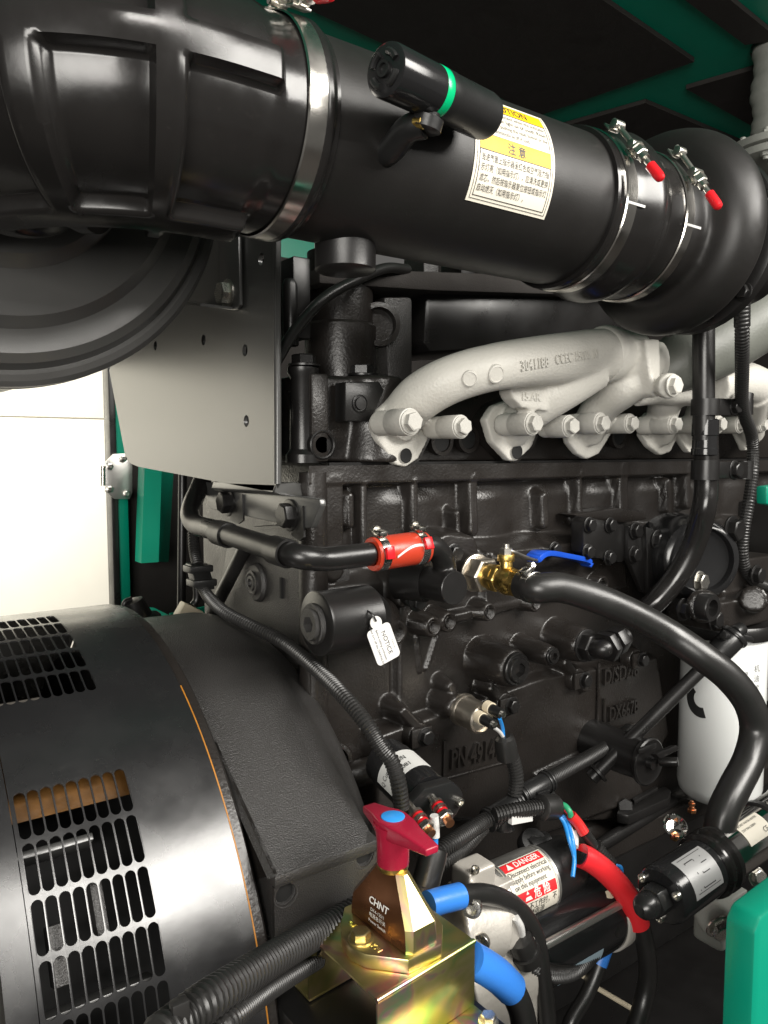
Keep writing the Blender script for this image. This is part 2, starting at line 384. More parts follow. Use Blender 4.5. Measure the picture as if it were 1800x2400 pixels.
# far side of the canopy: lining right of the doorway, with a ventilation slot high up behind the intake pipe
YB = 1.12
xl = at('p', 268, 1200, Y=YB)[0]
sl0, sl1 = at('p', 738, 615, Y=YB), at('p', 975, 572, Y=YB)
back = structure(sheet('far_side_wall', [V(xl, YB, FLOOR_Z), V(4.2, YB, FLOOR_Z), V(4.2, YB, sl0[2]), V(xl, YB, sl0[2])], (0, .03, 0), 'dark'))
sheet('upper_lining', [V(xl, YB, sl1[2]), V(4.2, YB, sl1[2]), V(4.2, YB, 2.2), V(xl, YB, 2.2)], (0, .03, 0), 'dark', back)
sheet('slot_side', [V(xl, YB+.002, sl0[2]), V(sl0[0], YB+.002, sl0[2]), V(sl0[0], YB+.002, sl1[2]), V(xl, YB+.002, sl1[2])], (0, .026, 0), 'green', back)
sheet('slot_side', [V(sl1[0], YB+.002, sl0[2]), V(4.2, YB+.002, sl0[2]), V(4.2, YB+.002, sl1[2]), V(sl1[0], YB+.002, sl1[2])], (0, .026, 0), 'dark', back)
structure(sheet('end_wall', [V(3.6, -1.2, FLOOR_Z), V(3.6, YB, FLOOR_Z), V(3.6, YB, 2.2), V(3.6, -1.2, 2.2)], (.03, 0, 0), 'dark'))
# unseen strip over the far doorway, added so the bracket plate reflects dark above
structure(sheet('added_lintel', [V(-4, YB, .24), V(xl-.001, YB, .24), V(xl-.001, YB, 2.2), V(-4, YB, 2.2)], (0, .03, 0), 'dark'))
# canopy roof: green pressed sheet with black lining panels; the side towards the camera is open
ZR = 1.02
def onroof(x, y): return at('tr', x, y, Z=ZR-.013)
structure(sheet('floor_skid', [V(-2.5, -.55, FLOOR_Z+.004), V(3.6, -.55, FLOOR_Z+.004), V(3.6, YB, FLOOR_Z+.004), V(-2.5, YB, FLOOR_Z+.004)], (0, 0, .1), 'satin'))
roof = structure(sheet('roof', [V(-2.5, -.62, ZR), V(3.6, -.62, ZR), V(3.6, YB, ZR), V(-2.5, YB, ZR)], (0, 0, .03), 'green'))
for ap, pa, pb, ka, kb in (((1340, 268), (945, 0), (670, 500), 4.2, 1.0), ((1560, 195), (1300, 0), (1659, 180), 1.6, 1.5), ((1305, 385), (1600, 300), (1590, 545), 2.2, 2.4), ((1130, 445), (760, 550), (1500, 600), 1.0, 2.2)):
    a_ = onroof(*ap); da = (onroof(*pa)-a_)*ka; db = (onroof(*pb)-a_)*kb
    q_ = [a_, a_+da, a_+da+db, a_+db]
    q_ = [V(p_[0], min(YB-.01, max(-.6, p_[1])), ZR-.001) for p_ in q_]
    sheet('lining_panel', q_, (0, 0, -.012), 'dark', roof)
# doorway post with rubber seal, hinge plate, green stiffeners on the far side
post = thing('door_post', 'green door post with black rubber seal beside the white opening', 'post', (xl, YB-.05, FLOOR_Z))
def vcol(px0, px1, y, z0, z1, d, name, m, par):
    a = at('p', px0, 1200, Y=y)[0]; c = at('p', px1, 1200, Y=y)[0]
    b = MB(); b.box(((a+c)/2, y+d/2, (z0+z1)/2), (c-a, d, z1-z0)); return b.obj(name, m, par, bevel=.002)
vcol(262, 277, YB-.06, FLOOR_Z, 2.0, .05, 'rubber_seal', 'rubber', post)
vcol(277, 301, YB-.05, FLOOR_Z, 2.0, .045, 'post_face', 'green', post)
pan = thing('stiffener', 'green folded sheet stiffener hanging behind the grey bracket plate', 'panel', at('p', 372, 1317, Y=.95))
b = MB(); b.prism([at('kl', 625, 160, Y=.97), at('kl', 700, 160, Y=.93), at('kl', 685, 585, Y=.93), at('kl', 610, 590, Y=.97)], (0, .05, 0)); b.obj('panel_face', 'green', pan)
b = MB(); b.prism([at('kl', 702, 160, Y=.93), at('kl', 752, 160, Y=.99), at('kl', 728, 585, Y=.99), at('kl', 687, 585, Y=.93)], (0, .02, 0)); b.obj('folded_edge', 'green', pan)
tray = thing('green_bracket', 'small green sheet bracket standing behind the alternator', 'bracket', at('kl', 690, 900, Y=.85))
b = MB(); b.prism([at('kl', 640, 780, Y=.9), at('kl', 668, 783, Y=.9), at('kl', 732, 815, Y=.84), at('kl', 735, 935, Y=.84), at('kl', 640, 935, Y=.9)], (0, .004, 0)); b.obj('upright', 'green', tray)
b = MB(); b.prism([at('kl', 734, 808, Y=.84), at('kl', 900, 775, Y=.84), at('kl', 900, 905, Y=.84), at('kl', 734, 935, Y=.84)], (.0, .006, 0)); b.obj('cross_piece', 'green', tray)
hp = thing('hinge_plate', 'galvanised eight-sided hinge plate bolted to the green door post', 'hinge', at('p', 278, 1170, Y=YB-.08))
YH = YB-.075
b = MB(); b.prism([at('kl', x, y, Y=YH) for x, y in ((455, 155), (490, 118), (540, 115), (572, 150), (572, 285), (560, 313), (497, 313), (456, 280))], (0, .008, 0)); b.obj('plate', 'alu_m', hp, bevel=.001)
b = MB(); b.rod(at('kl', 445, 170, Y=YH), at('kl', 445, 255, Y=YH), .006); b.obj('pin', 'bolt', hp)
for x, y in ((472, 172), (532, 137), (472, 270), (545, 290)): bolt(hp, at('kl', x, y, Y=YH), -YA, .010, 'bolt', 'nut')
# strut and sealed cable with plug behind the alternator
b = MB(); b.rod(at('kl', 790, 100, Y=.72), at('kl', 782, 930, Y=.72), psize(10, at('kl', 790, 500, Y=.72))); tag(b.obj('gas_strut', 'satin'), 'slim black vertical strut behind the coolant pipe bend', 'strut')

# ================================================================== air filter and intake
PY, PZ, PR = -.30, .3154, .0953
fc = V(.147, -.10, .325)
flt = thing('air_filter', 'large round black air filter canister with stepped rings on its end', 'air filter', fc+V(0, .1, -.255))
prof = [(0.0, -.045), (.10, -.045), (.125, -.040), (.138, -.028), (.150, -.030), (.185, -.026), (.197, -.014), (.205, -.012), (.222, -.014), (.232, -.008),
        (.238, .004), (.243, .002), (.250, .004), (.2555, .010), (.2555, .018), (.2535, .0185), (.2535, .022), (.2555, .0225), (.2555, .030), (.2535, .0305), (.2535, .034), (.256, .035), (.256, .045), (.243, .055), (.243, .42), (.15, .44), (0, .44)]
b = MB(); b.lathe(fc, YA, [(r, h) for r, h in prof], 128); b.obj('canister', 'filt', flt, smooth=28)
# rubber elbow with raised ribs
elb = thing('intake_elbow', 'shiny ribbed black rubber elbow joining air filter to intake pipe', 'hose', fc+V(.05, -.2, -.12))
rb = .165; xe = .385
path = [V(xe - .10*i/24., PY, PZ) for i in range(24)]
cx0 = xe-.10
for i in range(61):
    a = math.radians(90*i/60); path.append(V(cx0 - rb*math.sin(a), PY + rb*(1-math.cos(a)), PZ))
path += [V(cx0-rb, PY+rb+.012*k, PZ) for k in range(1, 6)]
path, Le = resample(path, .0028)
def sstep(x, a, c): t = min(1, max(0, (x-a)/(c-a))); return t*t*(3-2*t)
def band(x, c, w, e): return 1 - sstep(abs(x-c), w, w+e)
Pp, Ff = frames(path); NT = 220; vs = []
for i, (p, (t, a, c)) in enumerate(zip(Pp, Ff)):
    s = i/(len(Pp)-1)*Le
    for k in range(NT):
        th_ = 2*math.pi*k/NT; d = a*math.cos(th_) + c*math.sin(th_)
        ang = math.degrees(math.atan2(d[2], -(d @ unit(np.cross(t, ZA))) * -1))
        out = unit(np.cross(ZA, t)); el = math.degrees(math.atan2(d[2], d @ out))      # 0 = outer side of the bend, 90 = top
        rib = max(band(s, .136, .0068, .0028), band(s, .203, .0085, .0032), band(s, .275, .009, .003)) * (1-band(s, .0, .05, .02))
        rib = max(rib, max(band(el, 3, 6.5, 2.2), band(el, -80, 7, 3), band(el, 110, 7, 3)) * sstep(s, .060, .066))
        R = .0985 + .0040*sstep(s, .05, .075) + .0135*rib + .004*band(s, .012, .004, .003)
        vs.append(p + d*R)
b = MB(); b.add(vs, [(i*NT+k, i*NT+(k+1) % NT, (i+1)*NT+(k+1) % NT, (i+1)*NT+k) for i in range(len(Pp)-1) for k in range(NT)] + [tuple(range(NT))])
b.obj('elbow_body', 'rubber_gl', elb, smooth=60)
# intake pipe
X0, X1 = .34, .795
pipe = thing('intake_pipe', 'matte black steel intake pipe with caution label', 'pipe', (.58, PY, PZ-PR))
b = MB(); b.lathe((X0, PY, PZ), XA, [(PR-.004, 0), (PR, 0), (PR, X1-X0-.012), (PR+.004, X1-X0-.008), (PR+.004, X1-X0), (PR-.004, X1-X0)], 96, cap=False); b.obj('tube', 'pipe', pipe, smooth=30)
pst = at('W', 757, 555, Y=PY)
b = MB(); b.lathe((pst[0], PY+.01, PZ-PR-.026), ZA, [(.030, 0), (.033, .002), (.033, .03), (.036, .04)], 40); b.obj('drain_neck', 'satin', pipe)
cm = cyl_map((0, PY, PZ), XA, -YA, PR)
def on_pipe(pan, x, y, lift=0):                       # photo pixel -> (distance along the pipe, arc)
    d = ray(pan, x, y); o = V(CAM[1]-PY, CAM[2]-PZ); q = V(d[1], d[2]); R = PR+lift
    A_, B_, C_ = q @ q, o @ q, o @ o - R*R; t = (-B_ - math.sqrt(B_*B_-A_*C_))/A_
    P3 = CAM + t*d; return P3[0], PR*math.atan2(P3[2]-PZ, -(P3[1]-PY))
l0 = on_pipe('tr', 350, 858); l1 = on_pipe('tr', 688, 952); l2 = on_pipe('tr', 672, 520); l3 = on_pipe('tr', 730, 715)
LX0, LX1 = l0[0]+.0, l1[0]; LY0 = (l0[1]+l1[1])/2; LY1 = l2[1]+.004; LW, LH = LX1-LX0, LY1-LY0
lm = lambda x, y, h: cm(LX0+x, LY0+y, h)
lab = patch('caution_label', LW, LH, 'cream_label', pipe, lm, 12, 24, lift=.0007)
yb1 = on_pipe('tr', 700, 745)[1]-LY0; yb0 = on_pipe('tr', 720, 768)[1]-LY0
yt = on_pipe('tr', 705, 708)[1]-LY0
mg = LW*.055
h2 = LH*.125
yA1 = LH*.985-mg*.4; yA0 = yA1-h2
yB1 = LH*.565; yB0 = yB1-h2*1.05
patch('yellow_band', LW-2*mg, yA1-yA0, 'yellow', lab, lm, 8, 6, mg, yA0, .0011, .0002)
patch('yellow_band', LW-2*mg, yB1-yB0, 'yellow', lab, lm, 8, 6, mg, yB0, .0011, .0002)
for x, y, w_, h_ in ((mg, mg, LW-2*mg, .0007), (mg, mg, .0007, LH-1.6*mg), (LW-mg-.0007, mg, .0007, LH-1.6*mg), (mg, yB0-.0005, LW-2*mg, .0006), (mg, yB1, LW-2*mg, .0006), (mg, yA0-.0005, LW-2*mg, .0006),
                     (mg*.5, mg*.5, LW-mg, .0005), (mg*.5, mg*.5, .0005, LH-mg), (LW-mg*.5-.0005, mg*.5, .0005, LH-mg)):
    patch('printed_line', w_, h_, 'ink', lab, lm, 8, 8, x, y, .0012, .0002)
tw = LW-2.9*mg; ls = (yA0-yB1)/4.6; lc = (yB0-mg)/4.6
text('caution_print', [('CAUTION', LW/2, yA0+h2*.2, h2*.85, 'CENTER', None, .0002)] +
     [(s_, mg*1.5, yA0-ls*(k+1.0), ls*.86, 'LEFT', tw if k < 3 else tw*.72) for k, s_ in enumerate(('Replace the element when the indicator', 'or restriction light on (if used). Reset', 'indicator by pushing the reset button or the', 'light will automatically be off (if used).'))] +
     [('注 意', LW/2, yB0+h2*.2, h2*.80, 'CENTER', None, .0002)] +
     [(s_, mg*1.5, yB0-lc*(k+1.02), lc*.80, 'LEFT', tw*q) for k, (s_, q) in enumerate((('当进气管上指示器呈红色或空气阻力指', 1), ('示灯亮（如用指示灯），应清洗或更换', 1), ('滤芯，然后按指示器复位按钮或指示灯', 1), ('自动熄灭（如用指示灯）。', .68)))],
     'ink', lab, lambda x, y, h: lm(x, y, .0013+h))
# clamps with T-bolts
def t_clamp(x, R, w, phi, label, cap=True, white_mark=False, y=PY, z=PZ):
    o = V(x, y, z); c = thing('hose_clamp', label, 'clamp', o-V(0, 0, R), 'steel T-bolt hose clamps on the intake')
    b = MB(); b.lathe(o, XA, [(R, -w/2), (R+.0016, -w/2+.0012), (R+.0016, w/2-.0012), (R, w/2)], 96, cap=False); b.obj('band', 'steel', c)
    ph = math.radians(phi); nd = V(0, -math.cos(ph), math.sin(ph)); td = V(0, -math.sin(ph), -math.cos(ph))   # out of the band, and along it downwards
    q = o + nd*(R+.012)
    for s_, dx in ((-1, 0), (1, 0)):
        b = MB(); b.lathe(q + td*.020*s_ - XA*w*.42, XA, [(.0055, 0), (.0062, .001), (.0062, w*.84-.001), (.0055, w*.84)], 20)
        b.box(o + nd*(R+.004) + td*.026*s_, (w*.84, .014, .0025), XA, td, nd)
        b.obj('trunnion', 'bolt', c, bevel=.0006)
    b = MB(); b.rod(q - td*.030, q + td*.072, .0034); rod_ = b.obj('threaded_rod', 'bolt', c)
    b = MB(); b.hexa(q + td*.027, td, .0085, .012).rod(q+td*.025, q+td*.028, .0092).rod(q+td*.039, q+td*.047, .0062); b.obj('nut', 'bolt', rod_)
    if cap:
        b = MB(); b.lathe(q + td*.058, td, [(.0052, 0), (.0062, .001), (.0062, .020), (.0055, .0245), (.003, .027), (0, .0275)], 20); b.obj('red_cap', 'redcap', rod_)
    if white_mark:
        f = cyl_map((x, y, z), XA, -YA, R+.0018); mk = math.radians(white_mark)*R
        patch('paint_mark', .034, .003, 'wplastic', c, f, 8, 4, -.010, mk, .0006, .0008)
    return c
xc0 = .362; t_clamp(xc0, .1005, .023, 68, 'wide steel clamp at the elbow end of the intake pipe')
xc1 = .802; xc2 = .925
hp_ = thing('coupling_hose', 'black rubber hump hose between intake pipe and turbocharger', 'hose', (.86, PY, PZ-.11))
b = MB(); b.lathe((xc1-.026, PY, PZ), XA, [(.0955, 0), (.1005, 0), (.1015, .004), (.1005, .006), (.1005, .046), (.103, .052), (.109, .068), (.111, .078), (.109, .088), (.102, .104), (.0995, .110), (.0995, .160), (.096, .162)], 96, cap=False)
b.obj('hump_sleeve', 'rubber_gl', hp_, smooth=40)
t_clamp(xc1, .1008, .020, 38, 'steel clamp with red bolt cap nearest the caution label', white_mark=-9)
t_clamp(xc2, .1002, .018, 34, 'steel clamp with red bolt cap against the turbocharger inlet', white_mark=-12)
# restriction indicator
p0 = at('tr', 5, 300, Y=-.455); p1 = at('tr', 440, 505, Y=-.425)
ax = unit(p1-p0); Lk = np.linalg.norm(p1-p0); ri = psize(76, p0)
ind = thing('restriction_indicator', 'black cylindrical air restriction indicator with green ring', 'gauge', p0+ax*Lk*.4-V(0, 0, ri*1.6))
rr_ = ri*.82
b = MB(); b.lathe(p0, ax, [(rr_*.86, 0), (rr_*.97, .001), (rr_, .004), (rr_, Lk*.40)], 64); b.obj('head_sleeve', 'gloss', ind)
b = MB(); b.lathe(p0+ax*Lk*.40, ax, [(rr_*.985, 0), (rr_*1.005, .001), (rr_*1.005, .0095), (rr_*.985, .0105)], 64); b.obj('green_ring', 'lime', ind)
b = MB(); b.lathe(p0+ax*(Lk*.40+.0105), ax, [(rr_, 0), (rr_, .012), (rr_*.985, .013), (rr_*.985, Lk*.62-.02), (rr_*.94, Lk*.62-.014), (rr_*.80, Lk*.62-.012)], 64); b.obj('body_sleeve', 'plastic', ind, smooth=30)
b = MB(); 
u_, v_, w_ = basis(-ax)
b.lathe(p0, -ax, [(rr_*.30, 0), (rr_*.30, .0035), (rr_*.20, .0035), (rr_*.18, .001)], 24)
for k in range(4):
    a0 = k*math.pi/2+.35
    arc = [p0 - ax*.0012 + (u_*math.cos(a0+t*.9/8) + v_*math.sin(a0+t*.9/8))*rr_*.62 for t in range(9)]
    b.sweep(arc, .0030, 8)
b.obj('reset_button', 'bolt' if False else 'plastic', ind)
st = p0 + ax*Lk*.36 + V(0, .012, -rr_*1.35)
b = MB(); b.lathe(p0 + ax*Lk*.42 - V(0, 0, rr_*.6), V(-.15, .25, -1), [(.010, 0), (.010, .008), (.0145, .010), (.0145, .020), (.011, .022)], 24)
b.sweep(spline([p0+ax*Lk*.42+V(-.004, .006, -rr_*1.25), p0+ax*Lk*.37+V(-.004, .022, -rr_*1.30), V(p0[0]+.050, PY-PR*1.0, p0[2]-.036), V(p0[0]+.050, PY-PR*.8, p0[2]-.036)], 6), .0125, 16); b.obj('elbow_fitting', 'plastic', ind)
b = MB(); b.lathe(at('tr', 155, 530, Y=-.44), V(.3, -1, -.2), [(.006, -.01), (.006, .004), (.004, .006)], 20); b.obj('brass_insert', 'brass', ind)
# turbocharger
tx = 1.02
tb = thing('turbocharger', 'black turbocharger compressor housing with snail volute', 'turbocharger', (tx, PY, PZ-.2))
b = MB()
b.lathe((xc2+.01, PY, PZ), XA, [(.094, 0), (.094, .04), (.10, .06), (.12, .08), (.12, .12)], 64)
vol = []; rad = []
for i in range(90):
    a = 2*math.pi*i/89; rr = .100 + .006*i/89
    vol.append(V(tx, PY - math.cos(a+2.2)*rr, PZ + math.sin(a+2.2)*rr)); rad.append(.034 + .014*i/89)
b.sweep(vol, rad, 28)
b.lathe((tx-.02, PY, PZ), XA, [(.10, 0), (.115, .02), (.115, .07), (.09, .09)], 64)
fuse(b, 'compressor_housing', 'pipe', tb, .005, 8)
b = MB(); b.lathe((tx+.055, PY, PZ), XA, [(.125, 0), (.133, .004), (.133, .022), (.125, .026), (.09, .03), (.075, .10), (.075, .16)], 64); b.obj('back_plate', 'satin', tb, bevel=0)
for k in range(6):
    a = k*math.pi/3+.3; bolt(tb, V(tx+.054, PY-math.cos(a)*.126, PZ+math.sin(a)*.126), -XA, .010, 'satin')
P_ = [at('mr', 1190, 720, Y=-.15), at('mr', 1290, 640, Y=-.17), at('mr', 1450, 555, Y=-.19), at('mr', 1660, 420, Y=-.21), at('mr', 1850, 300, Y=-.22)]
b = MB(); b.sweep(spline(P_, 8), list(np.interp(np.linspace(0, 1, 33), [0, .25, .5, 1], [psize(50, P_[0]), psize(74, P_[1]), psize(80, P_[2]), psize(84, P_[4])])), 32)
b.obj('turbine_housing', 'turbine', tb)
# exhaust riser with lagging and flange
ex = at('W', 1640, 150, Y=.05)
rs = thing('exhaust_riser', 'grey lagged exhaust riser with bolted flange above the turbocharger', 'exhaust', at('W', 1640, 345, Y=.05))
b = MB(); P_ = [at('W', 1700, -40, Y=.05), at('W', 1690, 60, Y=.05), at('W', 1682, 150, Y=.05), at('W', 1680, 230, Y=.05), at('W', 1682, 290, Y=.05)]
rw = psize(58, ex); b.sweep(spline(P_, 10), [rw*(1+.06*math.sin(i*.55)+.03*math.sin(i*1.7)) for i in range(41)], 32); b.obj('lagging', 'heat', rs)
for y in (100, 190):
    c_ = at('W', 1681, y, Y=.05); b = MB(); b.lathe(c_-ZA*.004, ZA, [(rw*1.04, 0), (rw*1.04, .012)], 40, cap=False); b.obj('tie_wire', 'hole', rs)
fz = at('W', 1660, 320, Y=.05)
for k, dz in enumerate((.0, -.026)):
    b = MB(); b.lathe(fz+V(.045, 0, dz), ZA, [(rw*.9, 0), (rw*1.85, 0), (rw*1.85, .018), (rw*.9, .018)], 48); b.obj('flange', 'heat', rs, bevel=.0015)
for k in range(8):
    a = k*math.pi/4+.2; q = fz+V(.045-math.cos(a)*rw*1.5, -math.sin(a)*rw*1.5, 0)
    bolt(rs, q+V(0, 0, .018), ZA, .013, 'heat', 'nut'); bolt(rs, q-V(0, 0, .026), -ZA, .013, 'heat', 'nut')
# ================================================================== engine block and cylinder head
BX0 = .56                                            # rear end of the block side
eng = thing('engine_block', 'black painted cast iron diesel engine block and cylinder head', 'engine', (1.1, .2, -.80))
# --- side casting as one relief: features are (kind, photo spot, ...) raised towards the camera and blended
GX = np.arange(BX0-.005, 2.12, .0030); GZ = np.arange(-.80, -.018, .0030)
XX, ZZ = np.meshgrid(GX, GZ)
H = np.zeros_like(XX)
def smax(a, b_, k): h = np.clip(.5+.5*(a-b_)/k, 0, 1); return b_*(1-h)+a*h + k*h*(1-h)
def ramp(d, e): t = np.clip(d/e, 0, 1); return t*t*(3-2*t)
def sp(pan, x, y, Y=0.): p = at(pan, x, y, Y=Y); return p[0], p[2]
def boss(pan, x, y, r, h, e=.010, k=.008, Y=None):
    global H
    cx_, cz_ = sp(pan, x, y, -h if Y is None else Y); d = r + e*.5 - np.hypot(XX-cx_, ZZ-cz_)
    H = smax(H, ramp(d, e)*h, k); return V(cx_, -h, cz_)
def rect(x0, x1, z0, z1, h, e=.012, k=.008, r=.01):
    global H
    qx = np.abs(XX-(x0+x1)/2)-(x1-x0)/2+r; qz = np.abs(ZZ-(z0+z1)/2)-(z1-z0)/2+r
    d = r - (np.hypot(np.maximum(qx, 0), np.maximum(qz, 0)) + np.minimum(np.maximum(qx, qz), 0))
    H = smax(H, ramp(d+e*.3, e)*h, k)
def rib(p, q, r, h, e=.010, k=.008):
    global H
    p, q = np.array(p), np.array(q); t = np.clip(((XX-p[0])*(q[0]-p[0])+(ZZ-p[1])*(q[1]-p[1]))/max(1e-9, ((q-p)**2).sum()), 0, 1)
    d = r + e*.5 - np.hypot(XX-p[0]-t*(q[0]-p[0]), ZZ-p[1]-t*(q[1]-p[1])); H = smax(H, ramp(d, e)*h, k)
def poly(pts, h, e=.012, k=.008):
    """convex raised panel"""
    global H
    d = np.full_like(XX, 9.); n = len(pts); c = np.mean(pts, axis=0)
    for i in range(n):
        a, b_ = np.array(pts[i]), np.array(pts[(i+1) % n]); t = unit(b_-a); nn = V(-t[1], t[0])
        if nn @ (c-a) < 0: nn = -nn
        d = np.minimum(d, (XX-a[0])*nn[0]+(ZZ-a[1])*nn[1])
    H = smax(H, ramp(d+e*.3, e)*h, k)
# upper water jacket: scalloped bulges between ribs, under the deck flange
for k in range(9):
    cxk = .60 + k*.165; wv = np.clip(1-((XX-cxk)/.078)**2, 0, 1)**.6
    H = np.maximum(H, wv*.020*ramp(-.035-ZZ, .05)*ramp(ZZ+.30, .06))
rect(BX0-.1, 2.3, -.052, .05, .042, .006, .006)                                   # deck flange
for pn, x, y0, y1, r in (('kr', 118, 235, 450, .010), ('kr', 372, 225, 450, .013), ('kr', 305, 370, 450, .008), ('kr', 680, 300, 420, .012), ('kr', 832, 200, 400, .009), ('kr', 1020, 180, 370, .017), ('kr', 1215, 240, 360, .012), ('kr', 1300, 170, 340, .012), ('kl', 1430, 250, 620, .020), ('kl', 1500, 300, 420, .010), ('kl', 1560, 250, 560, .009)):
    rib(sp(pn, x, y0, -.03), sp(pn, x+4, y1, -.03), r, .040, .012)
lz = sp('kr', 420, 492, -.05)[1]
rect(.70, 2.3, -.9, lz, .052, .022, .014)                                           # lower body steps out under the jacket
rect(BX0-.1, .72, -.9, sp('kl', 1500, 640, -.04)[1], .040, .03, .014)
poly([sp('lr', x, y, -.075) for x, y in ((-60, 440), (60, 375), (300, 292), (700, 225), (1180, 60), (1250, 500), (1000, 900), (-60, 900))], .075, .022, .012)   # crankcase panel
poly([sp('lr', x, y, -.088) for x, y in ((640, 655), (985, 488), (1060, 500), (1180, 800), (640, 1000))], .086, .034, .012)
rect(.60, 2.2, -.80, -.742, .098, .010, .006)                                       # pan rail
# pump / cooler ledge behind the drain valve
poly([sp('kr', x, y, -.070) for x, y in ((180, 480), (280, 445), (400, 460), (420, 510), (420, 640), (180, 640))], .070, .012, .008)
rib(sp('kr', 150, 870, -.07), sp('kr', 680, 745, -.07), .012, .066, .010)
rect(sp('kr', 440, 0, -.07)[0], sp('kr', 1080, 0, -.07)[0], sp('kr', 700, 770, -.07)[1], sp('kr', 700, 500, -.07)[1], .068, .012, .008)
rect(sp('kr', 60, 0, -.075)[0], sp('kr', 185, 0, -.075)[0], sp('kr', 100, 790, -.075)[1], sp('kr', 100, 590, -.075)[1], .072, .008, .006)
for a_, c_ in (((150, 910), (165, 1060)), ((235, 910), (190, 1050)), ((60, 620), (70, 780))): rib(sp('kr', *a_, -.06), sp('kr', *c_, -.06), .006, .060, .010)
for a_, c_ in (((780, 190), (870, 300)), ((460, 300), (540, 400)), ((80, 400), (180, 510)), ((280, 290), (300, 330))): rib(sp('lr', *a_, -.08), sp('lr', *c_, -.085), .016, .088, .020, .012)
B1 = boss('kr', 565, 1045, .036, .135, .012)     # big plug boss
B2 = boss('kr', 725, 990, .022, .130, .012)      # small plug boss
B3 = boss('kr', 870, 945, .036, .125, .014)      # elbow fitting boss
B4 = boss('kr', 60, 890, .022, .092, .006); B5 = boss('kr', 215, 865, .019, .096, .005); B6 = boss('kr', 285, 845, .019, .096, .005)
B7 = boss('kr', 458, 802, .018, .090, .005); B8 = boss('kr', 658, 765, .017, .088, .005); B9 = boss('kr', 948, 685, .020, .092, .006)
B10 = boss('kr', 735, 530, .014, .080, .006); B11 = boss('kr', 520, 575, .016, .082, .006)
B12 = boss('lr', 315, 385, .024, .100, .016)     # pressure sender boss
for B_, r in ((B4, .010), (B5, .009), (B6, .009), (B7, .009), (B8, .008), (B9, .010)): H = np.where(np.hypot(XX-B_[0], ZZ-B_[2]) < r*1.02, H-.022, H)   # drilled
H += .0006*np.sin(XX*61+3*np.sin(ZZ*23))*np.cos(ZZ*47)
nz, nx = XX.shape
vs = np.stack([XX, -H, ZZ], -1).reshape(-1, 3)
idx = np.arange(nz*nx).reshape(nz, nx); q = np.stack([idx[:-1, :-1], idx[:-1, 1:], idx[1:, 1:], idx[1:, :-1]], -1).reshape(-1, 4)
me = bpy.data.meshes.new('side_casting'); me.from_pydata(vs.tolist(), [], q.tolist())
for p_ in me.polygons: p_.use_smooth = True
link('side_casting', me, 'cast', eng)
b = MB(); b.box((1.37, .26, -.41), (1.50, .50, .775)); b.obj('block_body', 'cast', eng)
b = MB(); b.rod(V(BX0+.012, -.024, -.80), V(BX0+.012, -.024, -.03), .022, n=24); b.obj('corner_column', 'cast', eng)
# plugs, tapped holes and their parts on the side
bolt(eng, B1, -YA, .027, 'satin', 'plug', 'plug'); bolt(eng, B2, -YA, .015, 'satin', 'plug', 'plug')
for B_, r in ((B4, .010), (B5, .009), (B6, .009), (B7, .009), (B8, .008), (B9, .010)): bolt(eng, B_+V(0, -.0015, 0), -YA, r, 'cast', 'threadhole', 'tapped_hole')
for B_ in (B10, B11): bolt(eng, B_, -YA, .011, 'satin', 'hex')
# raised cast lettering
o_ = at('lr', 275, 650, Y=-.0765); u_ = unit(at('lr', 500, 590, Y=-.0765)-o_); v_ = unit(ZA - u_*(ZA @ u_))
text('cast_lettering', [('PN 49147', .004, 0, .046, 'LEFT', .112, .0009)], 'cast', eng, flat_map(o_, u_, v_), .005)
b = MB(); fm = flat_map(o_, u_, v_)
b.sweep([fm(-.010, .050, .001), fm(-.010, -.014, .001), fm(.145, -.014, .001)], .0026, 8)
b.obj('cast_frame', 'cast', eng)
o2 = at('lr', 945, 285, Y=-.078); f2 = flat_map(o2, XA, ZA)
text('cast_lettering', [('D/SD2/6', 0, 0, .044, 'LEFT', .105, .0006)], 'cast', eng, f2, .005); text('cast_lettering', [('DX667B', .018, -.075, .040, 'LEFT', .09, .0006)], 'cast', eng, f2, .005)
b = MB(); b.sweep([f2(-.014, .045, .001), f2(-.014, -.09, .001)], .003, 8); b.obj('cast_frame', 'cast', eng); b = MB(); b.sweep([f2(.005, -.028, .001), f2(.005, -.098, .001), f2(.10, -.098, .001)], .003, 8); b.obj('cast_frame', 'cast', eng)
# pads with clip bolts
for x, y in ((168, 515), (543, 380), (860, 268), (1108, 180)):
    q_ = at('lr', x, y, Y=-.098)
    b = MB(); b.box(q_+V(0, .004, 0), (.040, .006, .030)); b.lathe(q_+V(0, .03, 0), -YA, [(.026, 0), (.020, .02)], 24); b.obj('clip_pad', 'cast', eng, bevel=.002)
    bolt(eng, q_+V(.006, .002, 0), -YA, .012, 'satin', 'hex')
# cover plate with six bolts and triangular bracket at the right
c0 = [at('kr', x, y, Y=-.105) for x, y in ((862, 410), (880, 390), (1040, 425), (1056, 445), (1046, 575), (1025, 588), (880, 560), (862, 545))]
b = MB(); b.prism(c0, (0, .03, 0)); b.obj('cover_plate', 'satin', eng, bevel=.003)
for x, y in ((885, 425), (975, 425), (878, 540), (970, 565)): bolt(eng, at('kr', x, y, Y=-.106), -YA, .0115, 'satin')
c1 = [at('kr', x, y, Y=-.115) for x, y in ((1058, 430), (1085, 422), (1130, 435), (1145, 720), (1120, 715), (1055, 570))]
b = MB(); b.prism(c1, (0, .012, 0)); b.obj('gusset', 'satin', eng, bevel=.002)
c2 = [at('kr', x, y, Y=-.125) for x, y in ((1133, 432), (1225, 470), (1232, 640), (1215, 690), (1150, 735), (1143, 720))]
b = MB(); b.prism(c2, (0, .014, 0)); b.obj('gusset', 'satin', eng, bevel=.002)
